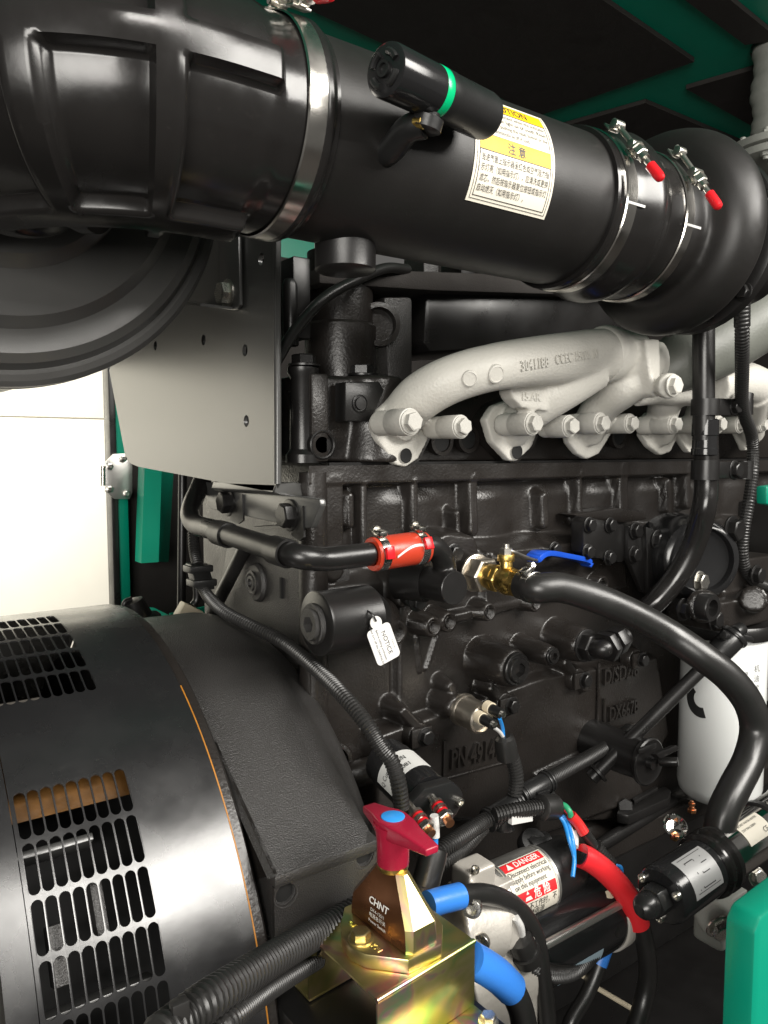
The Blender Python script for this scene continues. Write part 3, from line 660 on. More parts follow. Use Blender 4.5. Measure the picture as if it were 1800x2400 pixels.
for x, y in ((1083, 450), (1078, 552), (1160, 722)): bolt(eng, at('kr', x, y, Y=-.116), -YA, .013, 'satin')
bolt(eng, at('kr', 1180, 490, Y=-.126), -YA, .016, 'satin')
b = MB(); b.prism([at('kr', x, y, Y=-.06) for x, y in ((810, 380), (1000, 350), (1130, 370), (1140, 400), (1040, 415), (870, 400))], (0, .04, 0)); b.obj('ledge', 'cast', eng, bevel=.004)
# rear horizontal gallery cylinder with the large hexagon plug (faces the alternator)
gp = at('p', 742, 1461, Y=-.12); gr = .044
b = MB(); b.lathe(gp, XA, [(gr*.93, -.002), (gr, 0), (gr, .004), (gr*.99, .005), (gr*.99, .085), (gr*.5, .11)], 48); b.obj('gallery_end', 'satin', eng)
bolt(eng, gp-XA*.001, -XA, .028, 'cast_grey', 'plug', 'plug', spin=.2)
gq = at('p', 868, 1467, Y=-.11)
b = MB(); b.lathe(gq, V(-.75, -.66, 0), [(.034, -.05), (.030, 0), (.028, .002), (.019, .002), (.017, -.01), (0, -.012)], 40); b.obj('gallery_boss', 'cast', eng)
# cylinder head
HZ0, HZ1 = -.016, .118
b = MB(); b.box((1.36, .24, (HZ0+HZ1)/2), (1.46, .46, HZ1-HZ0)); ch_ = b.obj('cylinder_head', 'cast', eng, bevel=.006)
b = MB(); b.box((1.36, .225, HZ0-.003), (1.52, .50, .006)); b.obj('head_gasket', 'satin', eng)
b = MB(); b.lathe((at('W', 658, 900, Y=-.005)[0], .0, HZ0), ZA, [(.026, 0), (.026, .012), (.020, .02), (.0185, .125), (.023, .132), (.023, .140)], 40); b.obj('head_column', 'satin', ch_)
b = MB(); b.box((.66, .04, .05), (.115, .09, .13)); b.lathe((.70, .01, HZ0), ZA, [(.06, 0), (.052, .05), (.05, .134)], 40); fuse(b, 'head_corner', 'cast', eng, .004, 10)
bolt(eng, V(at('W', 658, 805, Y=-.005)[0], -.003, HZ1+.008), ZA, .0185, 'satin'); 
bq = at('W', 783, 800, Y=.015); bolt(eng, V(bq[0], .015, HZ1+.002), ZA, .0185, 'satin')
b = MB(); b.prism([at('ml', x, y, Y=-.042) for x, y in ((1492, 728), (1640, 728), (1660, 765), (1600, 900), (1492, 898))], (0, .03, 0)); b.obj('sensor_pad', 'satin', ch_, bevel=.002)
pq = at('ml', 1555, 822, Y=-.043); b = MB(); b.lathe(pq, -YA, [(.0135, 0), (.0135, .001), (.012, .0015), (.0115, .0005), (.0095, .0005), (.009, .0035), (.0, .0038)], 32); b.obj('core_plug', 'satin', ch_)
pq = at('ml', 1395, 1000, Y=-.026); b = MB(); b.lathe(pq, -YA, [(.026, -.02), (.022, .0), (.020, .001), (.018, 0), (.017, -.004), (.013, -.004), (.012, -.001), (.0, -.001)], 32); b.obj('core_plug', 'satin', ch_)
ph_ = at('ml', 1230, 985, X=.565); b = MB(); b.lathe(ph_, -XA, [(.020, 0), (.023, .001), (.023, .0015), (.0195, .0016), (.019, -.004), (0, -.004)], 32); b.obj('bolt_hole', 'hole', ch_)
b = MB(); b.box((.585, .10, .05), (.03, .25, .13)); b.obj('rear_water_plate', 'cast', eng, bevel=.004)
for y, z in ((765, 0), (830, 0)):
    q_ = at('ml', 1205, y, X=.560); bolt(eng, q_, -XA, .012, 'satin')
# head studs' tapped rings under the manifold
for x, y in ((250, 985), (365, 975), (1015, 965)):
    q_ = at('mr', x, y, Y=-.008); b = MB(); b.lathe(q_, -YA, [(0, -.001), (.0165, -.001), (.017, -.004)], 24, cap=False); b.obj('tapped_hole', 'hole', ch_)  # flat black disc stands in for the shade inside the hole
    b = MB(); b.lathe(q_, -YA, [(.024, -.01), (.024, .002), (.0175, .002), (.017, -.002)], 32, cap=False); b.obj('hole_rim', 'cast', ch_)
# rocker housings and covers above the head
b = MB(); c_ = at('W', 735, 700, Y=.10)
b.lathe((c_[0], .10, HZ1-.01), ZA, [(.060, 0), (.060, .10), (.055, .105), (.055, .22)], 48); b.obj('injector_tower', 'cast', eng)
b = MB(); b.prism([at('W', x, y, Y=.06) for x, y in ((830, 640), (893, 640), (893, 840), (840, 840))], (0, .2, 0)); b.obj('rocker_housing', 'cast_grey', eng, bevel=.008)
q_ = at('W', 820, 700, Y=.05); b = MB(); b.lathe(q_, V(-.4, -1, 0), [(.036, -.03), (.036, .0), (.028, .001), (.026, -.012), (0, -.013)], 40); b.obj('rocker_boss', 'cast', eng)
b = MB(); b.prism([at('W', x, y, Y=.075) for x, y in ((921, 630), (1350, 615), (1350, 740), (930, 760), (915, 740))], (0, .24, 0)); b.obj('valve_cover', 'satin', eng, bevel=.006)
b = MB(); b.prism([at('W', x, y, Y=.045) for x, y in ((690, 578), (1330, 600), (1330, 640), (940, 628), (690, 612))], (0, .2, 0)); b.obj('cover_rim', 'dark', eng, bevel=.004)
for x in (940, 1020, 1085, 1150, 1230): 
    q_ = at('W', x, 588, Y=.06); b = MB(); b.box(q_+V(0, .04, .02), (.035, .06, .07)); b.obj('cover_lug', 'cast_grey' if x in (940, 1085) else 'satin', eng, bevel=.004)
b = MB(); b.box(at('W', 632, 650, Y=.05), (.03, .06, .12)); b.lathe(at('W', 628, 690, Y=.03), ZA, [(.012, -.04), (.012, .05), (.009, .06)], 20); b.obj('head_stand', 'satin', eng, bevel=.003)
# ================================================================== grey bracket plate carrying the air filter
brk = thing('bracket_plate', 'grey folded steel bracket plate with drilled holes under the air filter', 'bracket', at('W', 560, 1060, X=.50))
XP = .50
outl = [('W', 470, 480), ('W', 597, 500), ('W', 597, 1045), ('W', 588, 1063), ('W', 298, 1008), ('W', 280, 1000), ('W', 270, 982), ('W', 236, 800), ('W', 330, 500)]
PO = [at(*q_, X=XP) for q_ in outl]
holes = [('ml', 671, 572), ('ml', 879, 547), ('ml', 1058, 592), ('ml', 1064, 897), ('ml', 1128, 197)]
hr = psize(14, at('ml', 1058, 592, X=XP))
def holed_plate(name, outline, holes_, r, ext, m, parent, n=20, bevel=0):
    """flat plate with real round holes, filled by triangulation"""
    o = outline[0]; nn = unit(ext); uu, vv, _ = basis(nn)
    bm = bmesh.new(); ed = []
    def loop(pts):
        vs_ = [bm.verts.new(p) for p in pts]; 
        for i in range(len(vs_)): ed.append(bm.edges.new((vs_[i], vs_[(i+1) % len(vs_)])))
    loop(outline)
    for k, h_ in enumerate(holes_):
        rk = r[k] if hasattr(r, '__len__') else r
        loop([h_ + (uu*math.cos(2*math.pi*i/n) + vv*math.sin(2*math.pi*i/n))*rk for i in range(n)])
    bmesh.ops.triangle_fill(bm, use_beauty=True, use_dissolve=False, edges=ed)
    ge = bmesh.ops.extrude_face_region(bm, geom=bm.faces[:])
    bmesh.ops.translate(bm, verts=[g for g in ge['geom'] if isinstance(g, bmesh.types.BMVert)], vec=Vector([float(c) for c in ext]))
    bmesh.ops.recalc_face_normals(bm, faces=bm.faces)
    me_ = bpy.data.meshes.new(name); bm.to_mesh(me_); bm.free()
    for p_ in me_.polygons: p_.use_smooth = True
    me_.set_sharp_from_angle(angle=math.radians(30))
    return link(name, me_, m, parent)
sheet('hole_darkening_sheet', [at('W', x, y, X=XP+.035) for x, y in ((330, 560), (580, 560), (580, 990), (330, 990))], (.002, 0, 0), 'hole', brk)  # unseen near-black sheet added to make the plate holes look dark
holed_plate('web_plate', PO, [at(*h_, X=XP) for h_ in holes], hr, XA*.006, 'plate', brk)
ed0 = at('W', 594, 500, X=XP); ed1 = at('W', 594, 1045, X=XP)
b = MB(); b.sweep([V(XP+.004, ed0[1], ed0[2]+.1), V(XP+.004, ed1[1], ed1[2])], .0055, 12); b.obj('rolled_edge', 'plate', brk)
fl_ = [at('W', 590, 1063, X=XP), at('W', 597, 1045, X=XP), at('W', 635, 1042, X=XP+.04), at('W', 697, 1050, X=XP+.085), at('W', 690, 1072, X=XP+.085), at('W', 610, 1070, X=XP+.012)]
b = MB(); b.prism(fl_, (0, .22, -.004)); b.obj('bottom_flange', 'plate', brk, bevel=.002)
ft = [at('W', x, y, X=XP+.02) for x, y in ((440, 1040), (600, 1066), (690, 1078), (692, 1092), (672, 1140), (655, 1142), (450, 1098))]
b = MB(); b.prism(ft, (.010, 0, 0)); b.obj('foot_plate', 'plate', brk, bevel=.002)
for x, y in ((487, 1085), (620, 1113)): bolt(brk, at('W', x+8, y, X=XP+.019), -XA, .0180, 'satin', 'hex', spin=.3)
sb = thing('filter_mount', 'small black filter mounting strap bolted to the grey bracket plate', 'bracket', at('ml', 950, 415, X=.495))
b = MB(); b.prism([at('ml', x, y, X=.492) for x, y in ((945, 100), (1030, 100), (1036, 395), (1025, 415), (1000, 418), (850, 395), (950, 385))], (.005, 0, 0)); b.obj('strap', 'plate', sb, bevel=.001)
b = MB(); b.prism([at('ml', x, y, X=.490) for x, y in ((850, 385), (1005, 405), (1005, 416), (850, 398))], (-.05, 0, 0)); b.obj('strap_lip', 'plate', sb)
bolt(sb, at('ml', 985, 348, X=.4915), -XA, .017, 'bolt', 'hex')
# ================================================================== exhaust manifold
YM = -.145
man = thing('exhaust_manifold', 'off-white painted cast exhaust manifold with raised casting letters', 'exhaust manifold', at('mr', 600, 1000, Y=-.03))
def tube_px(mb, pts, rpx, n=24, m_=8):
    P_ = [at('mr', x, y, Y=yy) for x, y, yy in pts]; path_ = spline(P_, m_)
    rs_ = [psize(r_, p_) for r_, p_ in zip(rpx, P_)]; t_ = np.linspace(0, 1, len(P_)); tt = np.linspace(0, 1, len(path_))
    mb.sweep(path_, list(np.interp(tt, t_, rs_)), n)
mb = MB()
tube_px(mb, [(40, 940, -.035), (90, 860, -.055), (160, 790, -.085), (280, 722, -.12), (450, 670, YM), (650, 640, YM), (860, 620, YM), (960, 612, YM)], [46, 52, 56, 56, 55, 58, 62, 62])
tube_px(mb, [(545, 955, -.035), (590, 890, -.065), (680, 820, -.10), (790, 745, -.13), (900, 665, YM)], [40, 45, 48, 52, 56])
mb.prism([at('mr', x, y, Y=-.13) for x, y in ((545, 760), (700, 720), (850, 690), (760, 860), (600, 840), (560, 800))], (0, .03, 0))
# flanges (Y = -.03 .. -.05) with their bolt ears
FL = [[(-45, 915), (-20, 850), (30, 800), (130, 760), (180, 800), (215, 930), (150, 1060), (95, 1098), (50, 1085), (-25, 985)],
      [(440, 890), (480, 830), (560, 800), (640, 860), (660, 960), (640, 1010), (575, 1072), (545, 1070), (470, 990), (455, 940)]]
for f in FL: mb.prism([at('mr', x, y, Y=-.048) for x, y in f], (0, .018, 0))
S_ = [((25, 905), (112, 905), 30), ((250, 925), (332, 920), 26), ((560, 912), (640, 908), 26), ((740, 922), (800, 915), 25), ((850, 910), (935, 905), 24), ((1000, 910), (1062, 910), 22), ((1160, 915), (1250, 908), 22), ((1320, 915), (1445, 908), 20), ((1490, 915), (1535, 912), 19), ((1585, 915), (1635, 912), 18)]
def spacer_pts(s): 
    a_ = at('mr', *s[0], Y=-.085); t_ = at('mr', *s[1], X=a_[0]); return a_+V(0, .03, 0), V(a_[0], max(-.17, t_[1]), a_[2])
for s in S_[:3]:
    a_, c_ = spacer_pts(s); mb.rod(a_, c_, psize(s[2], a_), n=24)
sec1 = fuse(mb, 'rear_section', 'cream', man, .0034, 5)
mb = MB()                                            # collar and the middle section to the turbine inlet
ca, cb = at('mr', 915, 612, Y=YM), at('mr', 1010, 640, Y=YM)
cax = unit(at('mr', 980, 612, Y=YM-.0)-at('mr', 700, 632, Y=YM)); rc_ = psize(66, ca)
mb.lathe(ca+cax*.012, cax, [(rc_*.9, 0), (rc_, .003), (rc_*1.04, .012), (rc_*1.0, .026), (rc_*.86, .05), (rc_*.74, .10)], 40)
tube_px(mb, [(1000, 640, YM), (1090, 655, YM), (1180, 660, YM), (1330, 650, -.17)], [48, 48, 56, 60])
tube_px(mb, [(880, 960, -.04), (900, 890, -.065), (960, 815, -.10), (1050, 745, YM), (1120, 690, YM)], [36, 40, 42, 46, 48])
tube_px(mb, [(1085, 790, -.14), (1180, 775, -.15), (1330, 760, -.16)], [24, 28, 40])
tube_px(mb, [(1190, 960, -.04), (1200, 880, -.07), (1220, 810, -.12), (1260, 740, YM)], [34, 36, 38, 46])
mb.prism([at('mr', x, y, Y=-.20) for x, y in ((1128, 540), (1195, 545), (1200, 790), (1180, 795), (1160, 780))], (0, .08, 0))
for f in ([(795, 930), (830, 880), (900, 850), (990, 890), (1000, 930), (930, 1040), (880, 1063), (840, 1040), (800, 990)], [(1120, 900), (1150, 860), (1260, 860), (1290, 930), (1240, 1030), (1200, 1046), (1150, 1010), (1118, 960)]):
    mb.prism([at('mr', x, y, Y=-.048) for x, y in f], (0, .018, 0))
for s in S_[3:7]:
    a_, c_ = spacer_pts(s); mb.rod(a_, c_, psize(s[2], a_), n=24)
mb.rod(at('mr', 1215, 745, Y=-.215), at('mr', 1240, 745, Y=-.235), psize(30, at('mr', 1220, 745, Y=-.22)))
sec2 = fuse(mb, 'middle_section', 'cream', man, .0036, 5)
mb = MB()
tube_px(mb, [(1400, 745, -.17), (1480, 725, -.16), (1570, 735, -.15), (1680, 790, -.13), (1760, 860, -.08)], [52, 50, 48, 44, 44])
for f in ([(1270, 960), (1290, 880), (1400, 870), (1400, 960), (1345, 1035), (1320, 1035)], [(1520, 930), (1560, 870), (1640, 870), (1650, 960), (1600, 1010), (1565, 1028)]):
    mb.prism([at('mr', x, y, Y=-.048) for x, y in f], (0, .018, 0))
tube_px(mb, [(1350, 950, -.05), (1370, 860, -.10), (1430, 780, -.15)], [32, 34, 40]); tube_px(mb, [(1580, 950, -.05), (1590, 860, -.10), (1600, 770, -.15)], [32, 34, 40])
for s in S_[7:]:
    a_, c_ = spacer_pts(s); mb.rod(a_, c_, psize(s[2], a_), n=24)
fuse(mb, 'front_section', 'cream', man, .004, 5)
for s in S_:
    a_, c_ = spacer_pts(s); b = MB(); b.rod(c_+V(0, .040, 0), c_-V(0, .001, 0), psize(s[2]*1.03, a_), n=28); b.obj('spacer', 'cream2', man, bevel=.001)
    bolt(man, c_-V(0, .001, 0), -YA, psize(s[2]*.72, a_), 'cream2', 'hex')
bolt(man, at('mr', 1245, 745, Y=-.238), -YA, psize(20, at('mr', 1245, 745, Y=-.238)), 'cream', 'hex')
for x, y in ((95, 1047), (575, 1030)):
    q_ = at('mr', x, y, Y=-.0515); b = MB(); b.lathe(q_, -YA, [(.0, -.002), (psize(15, q_), -.002), (psize(16, q_), .0006), (psize(17.5, q_), .0002)], 24); b.obj('flange_hole_shade', 'hole', man)  # black disc on the flange, hole shade put into its colour
bv = tree_of(sec1)
for x, y, rp in ((485, 695, .0135), (370, 715, .0115)):
    o_ = at('mr', x, y, Y=-.30); hit = bv.ray_cast(Vector(o_), Vector(unit(at('mr', x, y, Y=0)-o_)))
    p_ = np.array(hit[0]); n_n = np.array(hit[1]); n_n = n_n if n_n @ (CAM-p_) > 0 else -n_n
    b = MB(); b.lathe(p_-n_n*.004, n_n, [(rp*1.12, 0), (rp, .0052), (rp*.85, .0062), (rp*.8, .0054), (0, .0054)], 32); b.obj('core_pad', 'cream', sec1)
oa, ob = at('mr', 590, 683, Y=-.22), at('mr', 935, 625, Y=-.22); ul = unit(ob-oa); vl = unit(ZA-ul*(ZA @ ul)); dl = unit(at('mr', 760, 640, Y=0)-at('mr', 760, 640, Y=-.22))
fl2 = drape(bv, flat_map(oa, ul, vl), dl); ll_ = np.linalg.norm(ob-oa)
text('casting_letters', [('3041188', 0, 0, .022, 'LEFT', ll_*.34, .0004)], 'cream', sec1, fl2, .0042)
text('casting_letters', [('CCEC 15005 10', ll_*.43, .002, .021, 'LEFT', ll_*.57, .0004)], 'cream', sec1, fl2, .0042)
text('casting_letters', [('15.AR', 0, 0, .018, 'LEFT', None, .0003)], 'cream', sec1, drape(bv, flat_map(at('mr', 590, 808, Y=-.22), XA, ZA), at('mr', 620, 790, Y=0)-at('mr', 620, 790, Y=-.22)), .0025)
# black gasket edges behind the flanges
for k, f in enumerate(FL):
    cpt = np.mean([at('mr', x, y, Y=-.030) for x, y in f], axis=0); b = MB(); b.prism([cpt+(at('mr', x, y, Y=-.030)-cpt)*1.05 for x, y in f], (0, .03, 0)); b.obj('gasket', 'cast', man)
# ================================================================== alternator and flywheel housing
AY, AZ, AR = .177, -.73, .490
AXF = .35
alt = thing('alternator', 'black sheet-clad alternator with rows of long ventilation slots', 'alternator', (.1, AY, AZ-AR))
def acyl(x, deg, r): a = math.radians(deg); return V(x, AY-math.cos(a)*r, AZ+math.sin(a)*r)
# cladding: sheet strips and slotted grilles wrapped round the drum; a degree of arc is the unit of y
AS = []                                                # (x, degrees) verts / faces
def a_quad(b, x0, x1, d0, d1, nx=1, dn=1.5):
    nd = max(1, int(abs(d1-d0)/dn)); vs_ = [acyl(x0+(x1-x0)*i/nx, d0+(d1-d0)*j/nd, AR) for j in range(nd+1) for i in range(nx+1)]
    b.add(vs_, [(j*(nx+1)+i, j*(nx+1)+i+1, (j+1)*(nx+1)+i+1, (j+1)*(nx+1)+i) for j in range(nd) for i in range(nx)])
def a_cell(b, x0, x1, d0, d1, mx, md):
    """one cell of the grille: frame round a stadium-shaped slot, long along the arc"""
    k = math.radians(1)*AR; w = (x1-x0)/2-mx; h = (d1-d0)/2*k-md*k; cx_, cd = (x0+x1)/2, (d0+d1)/2; n = 6; inn, out = [], []
    pts = [(w*math.cos(t), (h-w)+w*math.sin(t)) for t in np.linspace(0, math.pi, 2*n+1)] + [(w*math.cos(t), -(h-w)+w*math.sin(t)) for t in np.linspace(math.pi, 2*math.pi, 2*n+1)]
    HX, HY = (x1-x0)/2, (d1-d0)/2*k
    for (px_, py_) in pts:
        inn.append(acyl(cx_+px_, cd+py_/k, AR))
        s_ = min(HX/max(1e-9, abs(px_)), HY/max(1e-9, abs(py_))); out.append(acyl(cx_+px_*s_, cd+py_*s_/k, AR))
    # snap the nearest outer points on the corners
    for sx in (-1, 1):
        for sy in (-1, 1):
            kk = min(range(len(pts)), key=lambda i: abs(math.atan2(pts[i][1], pts[i][0])-math.atan2(sy*HY, sx*HX))); out[kk] = acyl(cx_+sx*HX, cd+sy*HY/k, AR)
    m_ = len(pts); lip = []
    for (px_, py_) in pts: lip.append(acyl(cx_+px_*.99, cd+py_*.998/k, AR-.0018))
    b.add(inn+out+lip, [(i, (i+1) % m_, m_+(i+1) % m_, m_+i) for i in range(m_)] + [(i, (i+1) % m_, 2*m_+(i+1) % m_, 2*m_+i) for i in range(m_)])
GX0, GX1 = .135, .252
NC = 9; cw = (GX1-GX0)/NC; ROW = 6.45
g_lo = [49.6-ROW*(i+1) for i in range(9)]; g_hi = [63.0+5.6*i for i in range(5)]
XL = .1035
b = MB()
a_quad(b, GX1, AXF, -80, 150, 1); a_quad(b, GX0, GX1, 49.6, 63.0, 1); a_quad(b, GX0, GX1, 63.0+5.6*5, 150, 1)
a_quad(b, GX0, GX1, -80, g_lo[-1], 1)
a_quad(b, .1315, GX0, -80, 150, 1)
for d0 in g_lo:
    for c in range(NC): a_cell(b, GX0+c*cw, GX0+(c+1)*cw, d0, d0+ROW, .0009, .26)
for d0 in g_hi:
    for c in range(NC): a_cell(b, GX0+c*cw, GX0+(c+1)*cw, d0, d0+5.6, .0009, .26)
b.obj('slotted_cladding', 'shell', alt, smooth=35, fix=True)
b = MB(); a_quad(b, XL, .1306, -80, 150, 1); b.obj('end_cladding', 'shell', alt, fix=True)
b = MB(); b.lathe((XL+.001, AY, AZ), -XA, [(AR-.004, 0), (AR-.02, .004), (.30, .006), (.28, .05), (0, .05)], 96, cap=False); b.obj('end_cover', 'satin', alt)
b = MB(); ds_ = np.linspace(-60, 61, 80)
b.add([acyl(x_, d_, r_) for d_ in ds_ for x_, r_ in ((AXF+.0001, AR-.006), (AXF+.0001, AR+.0004), (AXF+.0018, AR+.0001), (AXF+.0018, AR-.006))], [(4*i+k, 4*i+k+1, 4*i+5+k, 4*i+4+k) for i in range(79) for k in range(3)]); b.obj('primer_edge', 'orange', alt)
b = MB(); b.lathe((AXF+.0012, AY, AZ), XA, [(.40, .0), (AR-.0025, 0), (AR-.003, .012), (AR-.008, .016), (.42, .018), (.40, .018)], 160, cap=False); b.obj('end_flange', 'cast', alt)
# what shows through the slots: stator core and rotor coloured as shade, winding overhang, fan blades
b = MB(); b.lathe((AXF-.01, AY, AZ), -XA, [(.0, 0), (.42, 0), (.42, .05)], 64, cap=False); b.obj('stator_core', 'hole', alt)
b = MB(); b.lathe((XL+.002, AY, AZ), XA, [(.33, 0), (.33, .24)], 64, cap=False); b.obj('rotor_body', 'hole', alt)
b = MB()
vs_ = [acyl(x, d, r) for d in np.linspace(46.9, 60, 8) for x, r in ((.12, .462), (.262, .462))]; b.add(vs_, [(2*i, 2*i+1, 2*i+3, 2*i+2) for i in range(7)]); b.obj('winding_overhang', 'tan', alt)
for d_, x0, x1, r in ((42.5, .12, .21, .45), (23, .14, .25, .44), (11, .14, .25, .44), (33.5, .195, .207, .46), (58.5, .1, .16, .455), (30, .15, .162, .465)):
    b = MB(); p_ = acyl((x0+x1)/2, d_, r); rad_ = unit(acyl(0, d_, 1)-V(0, AY, AZ)); tg = np.cross(rad_, XA)
    wz = .008 if x1-x0 > .05 else .055
    b.box(p_, (x1-x0, wz, .03), XA, tg, rad_); b.obj('fan_blade', 'plate' if x1-x0 > .05 else 'cast_grey', alt, bevel=.001)
# bell housing between alternator and engine
FR = .430; FL_R = .460
bell = thing('bell_housing', 'textured dark grey cast bell housing between alternator and engine', 'housing', (.46, AY, AZ-FR))
n_ = 150; P_ = []
# machined mounting foot at the side with tapped holes
zt = at('bl', 1190, 470, X=.374)[2]; yf = at('bl', 1190, 470, X=.374)[1]
dc_ = math.hypot(yf-AY, zt-AZ); el_ = math.degrees(math.atan2(zt-AZ, AY-yf)+math.acos(FL_R/dc_))
xr_ = at('bl', 1640, 262, Y=yf)[0]; co_ = math.degrees(math.atan2(zt-AZ, AY-yf))
def r_bell(d_): return FL_R if d_ >= el_ else FL_R/math.cos(math.radians(el_-d_))
ths = np.r_[np.linspace(185, el_, 60), np.linspace(el_, co_, 24)[1:]]
secs_ = []
for x_, k_, mx_ in ((AXF+.018, .985, 0), (AXF+.024, 1.0, 0), (.42, 1.0, 0), (xr_-.02, .998, .0), (xr_, .995, .10), (xr_+.012, 1, .45), (xr_+.026, 1, .75), (.556, 1, 1), (.566, .985, 1), (.573, .95, 1), (.575, .80, 1)):
    secs_.append([acyl(x_, d_, (r_bell(d_)*(1-mx_)+FR*mx_)*k_) for d_ in ths])
n = len(ths); b = MB(); b.add([p_ for r in secs_ for p_ in r], [(i*n+k, i*n+k+1, (i+1)*n+k+1, (i+1)*n+k) for i in range(len(secs_)-1) for k in range(n-1)]); b.obj('drum', 'cast_grey', bell, smooth=40)
b = MB(); b.prism([V(.374, yf+.001, zt-.0005), V(.374, .05, zt+.05), V(.374, .05, zt-.42), V(.374, yf+.010, zt-.42), V(.374, yf+.010, zt-.015), V(.374, yf+.001, zt-.015)], (xr_-.374, 0, 0)); b.obj('mounting_foot', 'cast_grey', bell, bevel=.002)
b = MB(); b.prism([acyl(.3735, d_, r_bell(d_)) for d_ in np.linspace(el_+4, co_+.3, 14)] + [acyl(.3735, co_, .40), acyl(.3735, el_, .40)], (.004, 0, 0)); b.obj('end_web', 'cast', bell)
fh_ = [at('bl', x, y, Y=yf+.0035) for x, y in ((1235, 545), (1578, 380))]
holed_plate('foot_face', [V(.3742, yf+.0035, zt-.0155), V(xr_-.0002, yf+.0035, zt-.0155), V(xr_-.0002, yf+.0035, zt-.41), V(.3742, yf+.0035, zt-.41)], fh_, .0128, YA*.0062, 'cast_grey', bell)
for q_ in fh_:
    b = MB(); b.lathe(q_+YA*.0061, -YA, [(0, 0), (.0128, 0)], 24, cap=False); b.obj('hole_shade_disc', 'hole', bell)  # black disc stands in for shade deep in the hole
    q_ = q_+V(0, -.0002, 0); bolt(bell, q_, -YA, .0135, 'cast_grey', 'threadhole', 'tapped_hole')
# flywheel housing rear plate (faces the alternator)
fp = [at('kl', x, y, X=.585) for x, y in ((975, 520), (1090, 430), (1230, 420), (1400, 560), (1395, 690), (1380, 900), (1340, 1060), (960, 900), (970, 690), (955, 650))]
b = MB(); b.prism(fp, (.05, 0, 0)); b.obj('rear_plate', 'cast_grey', bell, bevel=.006)
q_ = at('kl', 1115, 672, X=.584); b = MB(); b.lathe(q_, -XA, [(.034, 0), (.034, .003), (.030, .008), (.021, .010), (.021, .014), (.017, .015), (.013, .012), (.013, .015), (.008, .016), (.007, .008), (0, .008)], 40); b.obj('plug', 'cast_grey', bell)
b = MB(); b.box(at('kl', 1216, 697, X=.583), (.004, .006, .034)); b.obj('slot_mark', 'hole', bell)
# stub on the block side next to the housing
b = MB(); s0 = at('ll', 1470, 690, X=.60); b.rod(s0, s0+V(.055, -.02, .01), .020, n=24); b.obj('casting_stub', 'cast', bell, bevel=.004)
q_ = at('ll', 1450, 610, X=.60); b = MB(); b.lathe(q_, V(-.6, -.8, .1), [(.026, -.03), (.026, 0), (.02, .001), (.017, -.01), (0, -.01)], 32); b.obj('dowel_hole', 'cast', bell)
q_ = at('ll', 1285, 275, X=.585); b = MB(); b.box(q_, (.07, .03, .03)); b.obj('housing_lug', 'cast', bell, bevel=.008)

# ================================================================== coolant pipe, red hose, drain valve
RC = .0158
cp = thing('coolant_pipe', 'bent black steel coolant pipe held by two saddle clips', 'pipe', at('kl', 1200, 600, X=.47))
cpts = [at('kl', 900, 140, X=.545), at('kl', 870, 240, X=.52), at('kl', 832, 330, X=.485), at('kl', 822, 385, X=.468), at('kl', 850, 425, X=.464), at('kl', 920, 445, X=.462), at('kl', 1080, 495, X=.462), at('kl', 1220, 540, X=.463), at('kl', 1300, 562, X=.472), at('kl', 1400, 572, Y=-.165), at('kl', 1500, 562, Y=-.165), at('kl', 1600, 550, Y=-.165)]
hose(cpts, RC, 'bent_tube', 'satin', cp, 24)
for (x, y), (bx_, by_) in (((965, 463), (1015, 375)), ((1215, 540), (1300, 440))):
    c_ = at('kl', x, y, X=.462); d_ = unit(at('kl', x+60, y+18, X=.462)-c_)
    b = MB(); b.lathe(c_, d_, [(RC, -.019), (RC+.003, -.019), (RC+.003, .019), (RC, .019)], 40, cap=False); b.obj('saddle_clip', 'satin', cp)
for tp in ([(1000, 372), (1045, 292), (1050, 405), (1030, 420), (992, 402)], [(1262, 436), (1306, 342), (1312, 478), (1292, 494), (1258, 468)]):
    b = MB(); b.prism([at('kl', *t_, X=.5165) for t_ in tp], (.003, 0, 0)); b.obj('clip_tab', 'satin', cp)
rh = thing('red_hose', 'short red silicone hose sleeve with white paint stroke', 'hose', at('kr', 20, 600, Y=-.165))
h0, h1 = at('kl', 1606, 552, Y=-.165), at('kr', 172, 520, Y=-.165)
RH = .0232
b = MB(); b.lathe(h0, h1-h0, [(RC, 0), (RH*.95, 0), (RH, .002), (RH, np.linalg.norm(h1-h0)-.002), (RH*.95, np.linalg.norm(h1-h0)), (RC, np.linalg.norm(h1-h0))], 40, cap=False); b.obj('sleeve', 'redhose', rh)
hd = unit(h1-h0); rm_ = cyl_map(h0, hd, -YA, RH)
vs_ = [(.026+.05*t, -.004+.012*math.sin(t*2.2)) for t in np.linspace(0, 1, 14)]
b = MB(); b.add([rm_(x, y+s_*.0017, .0006) for x, y in vs_ for s_ in (-1, 1)], [(2*i, 2*i+1, 2*i+3, 2*i+2) for i in range(13)]); b.obj('paint_stroke', 'wplastic', rh, fix=False)
